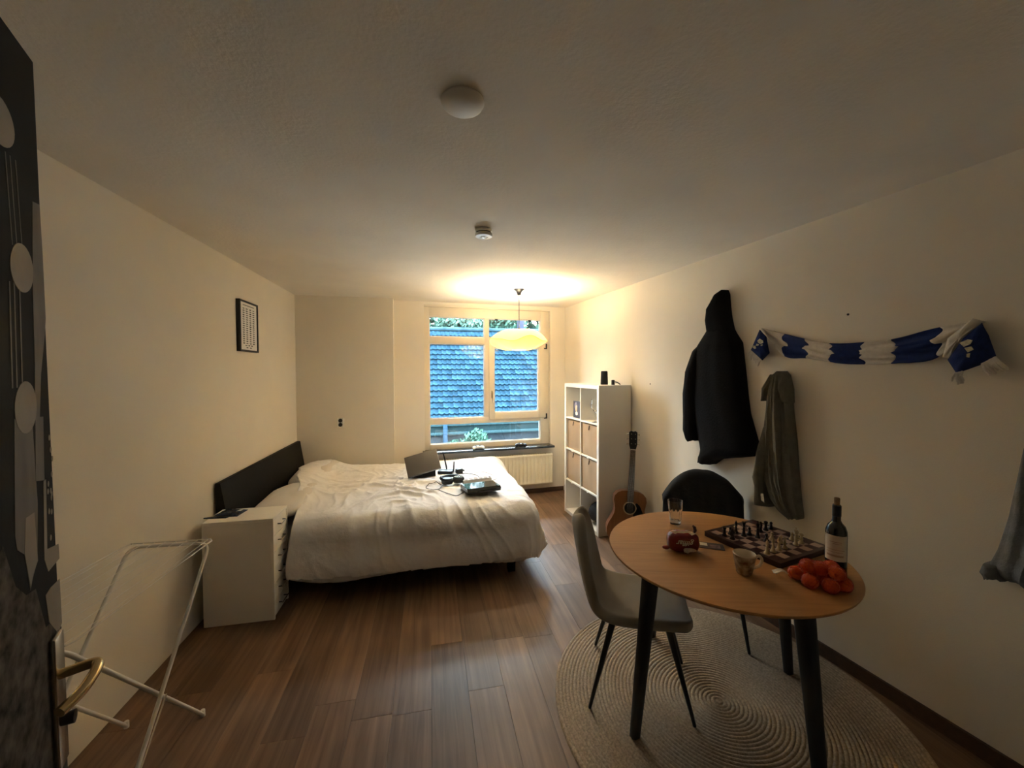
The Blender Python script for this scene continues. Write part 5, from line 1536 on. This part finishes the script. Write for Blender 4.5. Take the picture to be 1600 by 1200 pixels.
m.build('roof_deck', mat('roof_felt', (0.00238, 0.00477, 0.00714), 0.9, var=0.1, spec=0.0), RO, smooth=0)
m = MB(); m.tube([rp_(-9.2, RG, zr + 0.02), rp_(16.8, RG, zr + 0.02)], 0.10, 10); m.build('ridge_cap', mat('ridge_tile', (0.01111, 0.02222, 0.02856), 0.9, var=0.3, vscale=3, spec=0.0), RO)

# unseen pale terrace added to bounce daylight indoors, ending at a low wall with a metal guard rail; the neighbour stands lower down
def wp(x, y, z): return (Matrix.Rotation(AB, 3, 'Z') @ Vector((x, y, 0))) + Vector((0, 0, z))
ay0 = 9.3
m = MB(); m.box((-14, 5.25, -0.45), (22, ay0 + 0.2, -0.25))
tag(m.build('ground_bounce', mat('bounce_concrete', (0.20, 0.20, 0.197), 0.95, var=0.12, vscale=0.8, spec=0.0), smooth=0, rotz=AB), 'unseen pale concrete terrace added outside to bounce daylight indoors', kind='structure')
AX = thing('guard_rail', 'pale teal metal guard rail on a low wall outside the window', 'guard rail', (0, 0, 0), AB)
M_TEAL = mat('teal_metal', (0.009, 0.01798, 0.02011), 0.9, var=0.08, vscale=2, spec=0.0)
M_TEALD = mat('teal_dark', (0.00531, 0.01057, 0.01164), 0.9, var=0.1, vscale=2, spec=0.0)
m = MB(); m.box((-12, ay0 - 0.10, 0.33), (20, ay0 - 0.02, 0.44), bev=0.02); m.build('upper_rail', M_TEAL, AX)
m = MB(); m.box((-12, ay0 - 0.03, 0.18), (20, ay0 + 0.02, 0.335)); m.build('rail_web', M_TEALD, AX, smooth=0)
m = MB(); m.box((-12, ay0 - 0.09, 0.12), (20, ay0 - 0.01, 0.19), bev=0.02); m.build('lower_rail', M_TEAL, AX)
m = MB(); m.box((-12, ay0 + 0.0, -4.0), (20, ay0 + 0.2, 0.125)); m.build('low_wall', mat('annexe_render', (0.00794, 0.01057, 0.01258), 0.9, spec=0.0, var=0.35, vscale=5, bump=0.3, bscale=20), AX, smooth=0)
for k in range(6):
    m = MB(); m.box((1.01 - 8 + k * 4.0 - 0.05, ay0 - 0.14, -0.25), (1.01 - 8 + k * 4.0 + 0.05, ay0 - 0.10, 0.40), bev=0.008); m.build('post', mat('pipe_blue', (0.00794, 0.01719, 0.02776), 0.9, var=0.1, spec=0.0), AX)
m = MB(); m.box((-40, 9.6, -4.1), (50, 60, -4.0))
tag(m.build('ground', mat('yard_ground', (0.02, 0.022, 0.02), 0.95, var=0.3, vscale=0.6, spec=0.0)), 'lower ground beyond the guard rail', kind='structure')

# leaves
M_LEAF = mat('leaf_green', (0.01825, 0.04013, 0.02917), 0.9, var=0.45, vscale=0.8, spec=0.0)
M_LEAF2 = mat('leaf_pale', (0.03283, 0.06203, 0.04745), 0.9, var=0.4, vscale=1.2, spec=0.0)
M_BARK = mat('bark', (0.00636, 0.00554, 0.00477), 0.9, var=0.3, spec=0.0)
def leafy(name, label, cat, base, h_, rad, n_, ls, mt, trunk=0.12, group=None, sq_=1.0):
    t_ = thing(name, label, cat, base, 0, group)
    m = MB()
    m.tube([(0, 0, 0), (0.05 * rad, 0, h_ * 0.5), (0, 0.05 * rad, h_ * 0.85)], [trunk, trunk * .7, trunk * .3], 8)
    for k in range(5):
        a_ = k * 1.26; m.tube([(0, 0, h_ * (0.35 + .08 * k)), (rad * .55 * math.cos(a_), rad * .55 * math.sin(a_), h_ * (0.55 + .07 * k))], [trunk * .4, trunk * .12], 6)
    m.build('trunk', M_BARK, t_)
    V_, F_ = [], []
    for k in range(n_):
        while True:
            d = Vector((random.uniform(-1, 1), random.uniform(-1, 1), random.uniform(-1, 1)))
            if d.length < 1: break
        d = d * (0.55 + 0.45 * random.random()) * (0.8 + 0.3 * noise.noise(d * 2 + Vector(base)))
        c_ = Vector((d.x * rad, d.y * rad, h_ * 0.62 + d.z * h_ * 0.40 * sq_))
        nx_ = Vector((random.gauss(0, 1), random.gauss(0, 1), random.gauss(0, 1))).normalized(); t1 = nx_.orthogonal().normalized(); t2_ = nx_.cross(t1)
        s_ = ls * random.uniform(.6, 1.3); b0 = len(V_)
        V_ += [(c_ - t1 * s_)[:], (c_ + t2_ * s_ * .45)[:], (c_ + t1 * s_)[:], (c_ - t2_ * s_ * .45)[:]]
        F_.append((b0, b0 + 1, b0 + 2, b0 + 3))
    me = bpy.data.meshes.new('crown'); me.from_pydata(V_, [], F_); me.update(); me.materials.append(mt)
    o = bpy.data.objects.new('crown', me); COL.objects.link(o); o.parent = t_; o['kind'] = 'stuff'
    return t_
tl_ = ['broad pale green tree behind the roof, above the left window pane', 'dark green tree behind the roof, next to the window mullion', 'green tree behind the roof, above the pendant lamp', 'green tree behind the roof ridge at the hinge side of the window']
for k, (x, y, z, hh_, rd_, n_) in enumerate([(4.6, 27, -4, 12.5, 2.3, 4500), (8.6, 30, -4, 13.5, 2.4, 4500), (12.4, 27, -4, 12.0, 1.8, 3000), (16.4, 29, -4, 13.0, 2.4, 4500)]):
    leafy('tree', tl_[k], 'tree', (x, y, z), hh_, rd_, n_, 0.20, M_LEAF if k in (1, 3) else M_LEAF2, 0.16, 'trees beyond the tiled roof')
# foliage screen added behind the trees, raised high to block low sky
V_, F_ = [], []
for k in range(34000):
    x = random.uniform(-16, 34); t = random.random()
    top_ = 20.0 + 1.6 * noise.noise(Vector((x * 0.25, 0, 3))) + 0.9 * noise.noise(Vector((x * 0.9, 0, 7)))
    c_ = Vector((x, 36 + random.uniform(-1.6, 1.6), -4 + (top_ + 4) * t))
    nx_ = Vector((random.gauss(0, 1), random.gauss(0, 1), random.gauss(0, 1))).normalized(); t1 = nx_.orthogonal().normalized(); t2_ = nx_.cross(t1)
    s_ = 0.42 * random.uniform(.6, 1.3); b0 = len(V_)
    V_ += [(c_ - t1 * s_)[:], (c_ + t2_ * s_ * .5)[:], (c_ + t1 * s_)[:], (c_ - t2_ * s_ * .5)[:]]
    F_.append((b0, b0 + 1, b0 + 2, b0 + 3))
me = bpy.data.meshes.new('foliage_screen'); me.from_pydata(V_, [], F_); me.update(); me.materials.append(M_LEAF)
o = bpy.data.objects.new('foliage_screen', me); COL.objects.link(o)
tag(o, 'dense green foliage screen added behind the roof to block low sky', 'foliage', kind='stuff')
leafy('shrub', 'bushy pale shrub before the guard rail outside the window', 'shrub', wp(1.62, 8.55, -0.25), 0.62, 0.42, 900, 0.055, M_LEAF, 0.03)
leafy('shrub', 'small low shrub beside the guard rail post outside', 'shrub', wp(1.13, 8.75, -0.25), 0.36, 0.22, 300, 0.05, M_LEAF, 0.03)
m = MB(); m.box((8.1, 24.2, -4), (8.45, 24.6, 5.4))
o = m.build('chimney_stack', mat('chimney_render', (0.01588, 0.01825, 0.02697), 0.9, var=0.1, spec=0.0)); tag(o, 'pale slim chimney rising behind the roof beside the lamp cord', 'chimney')
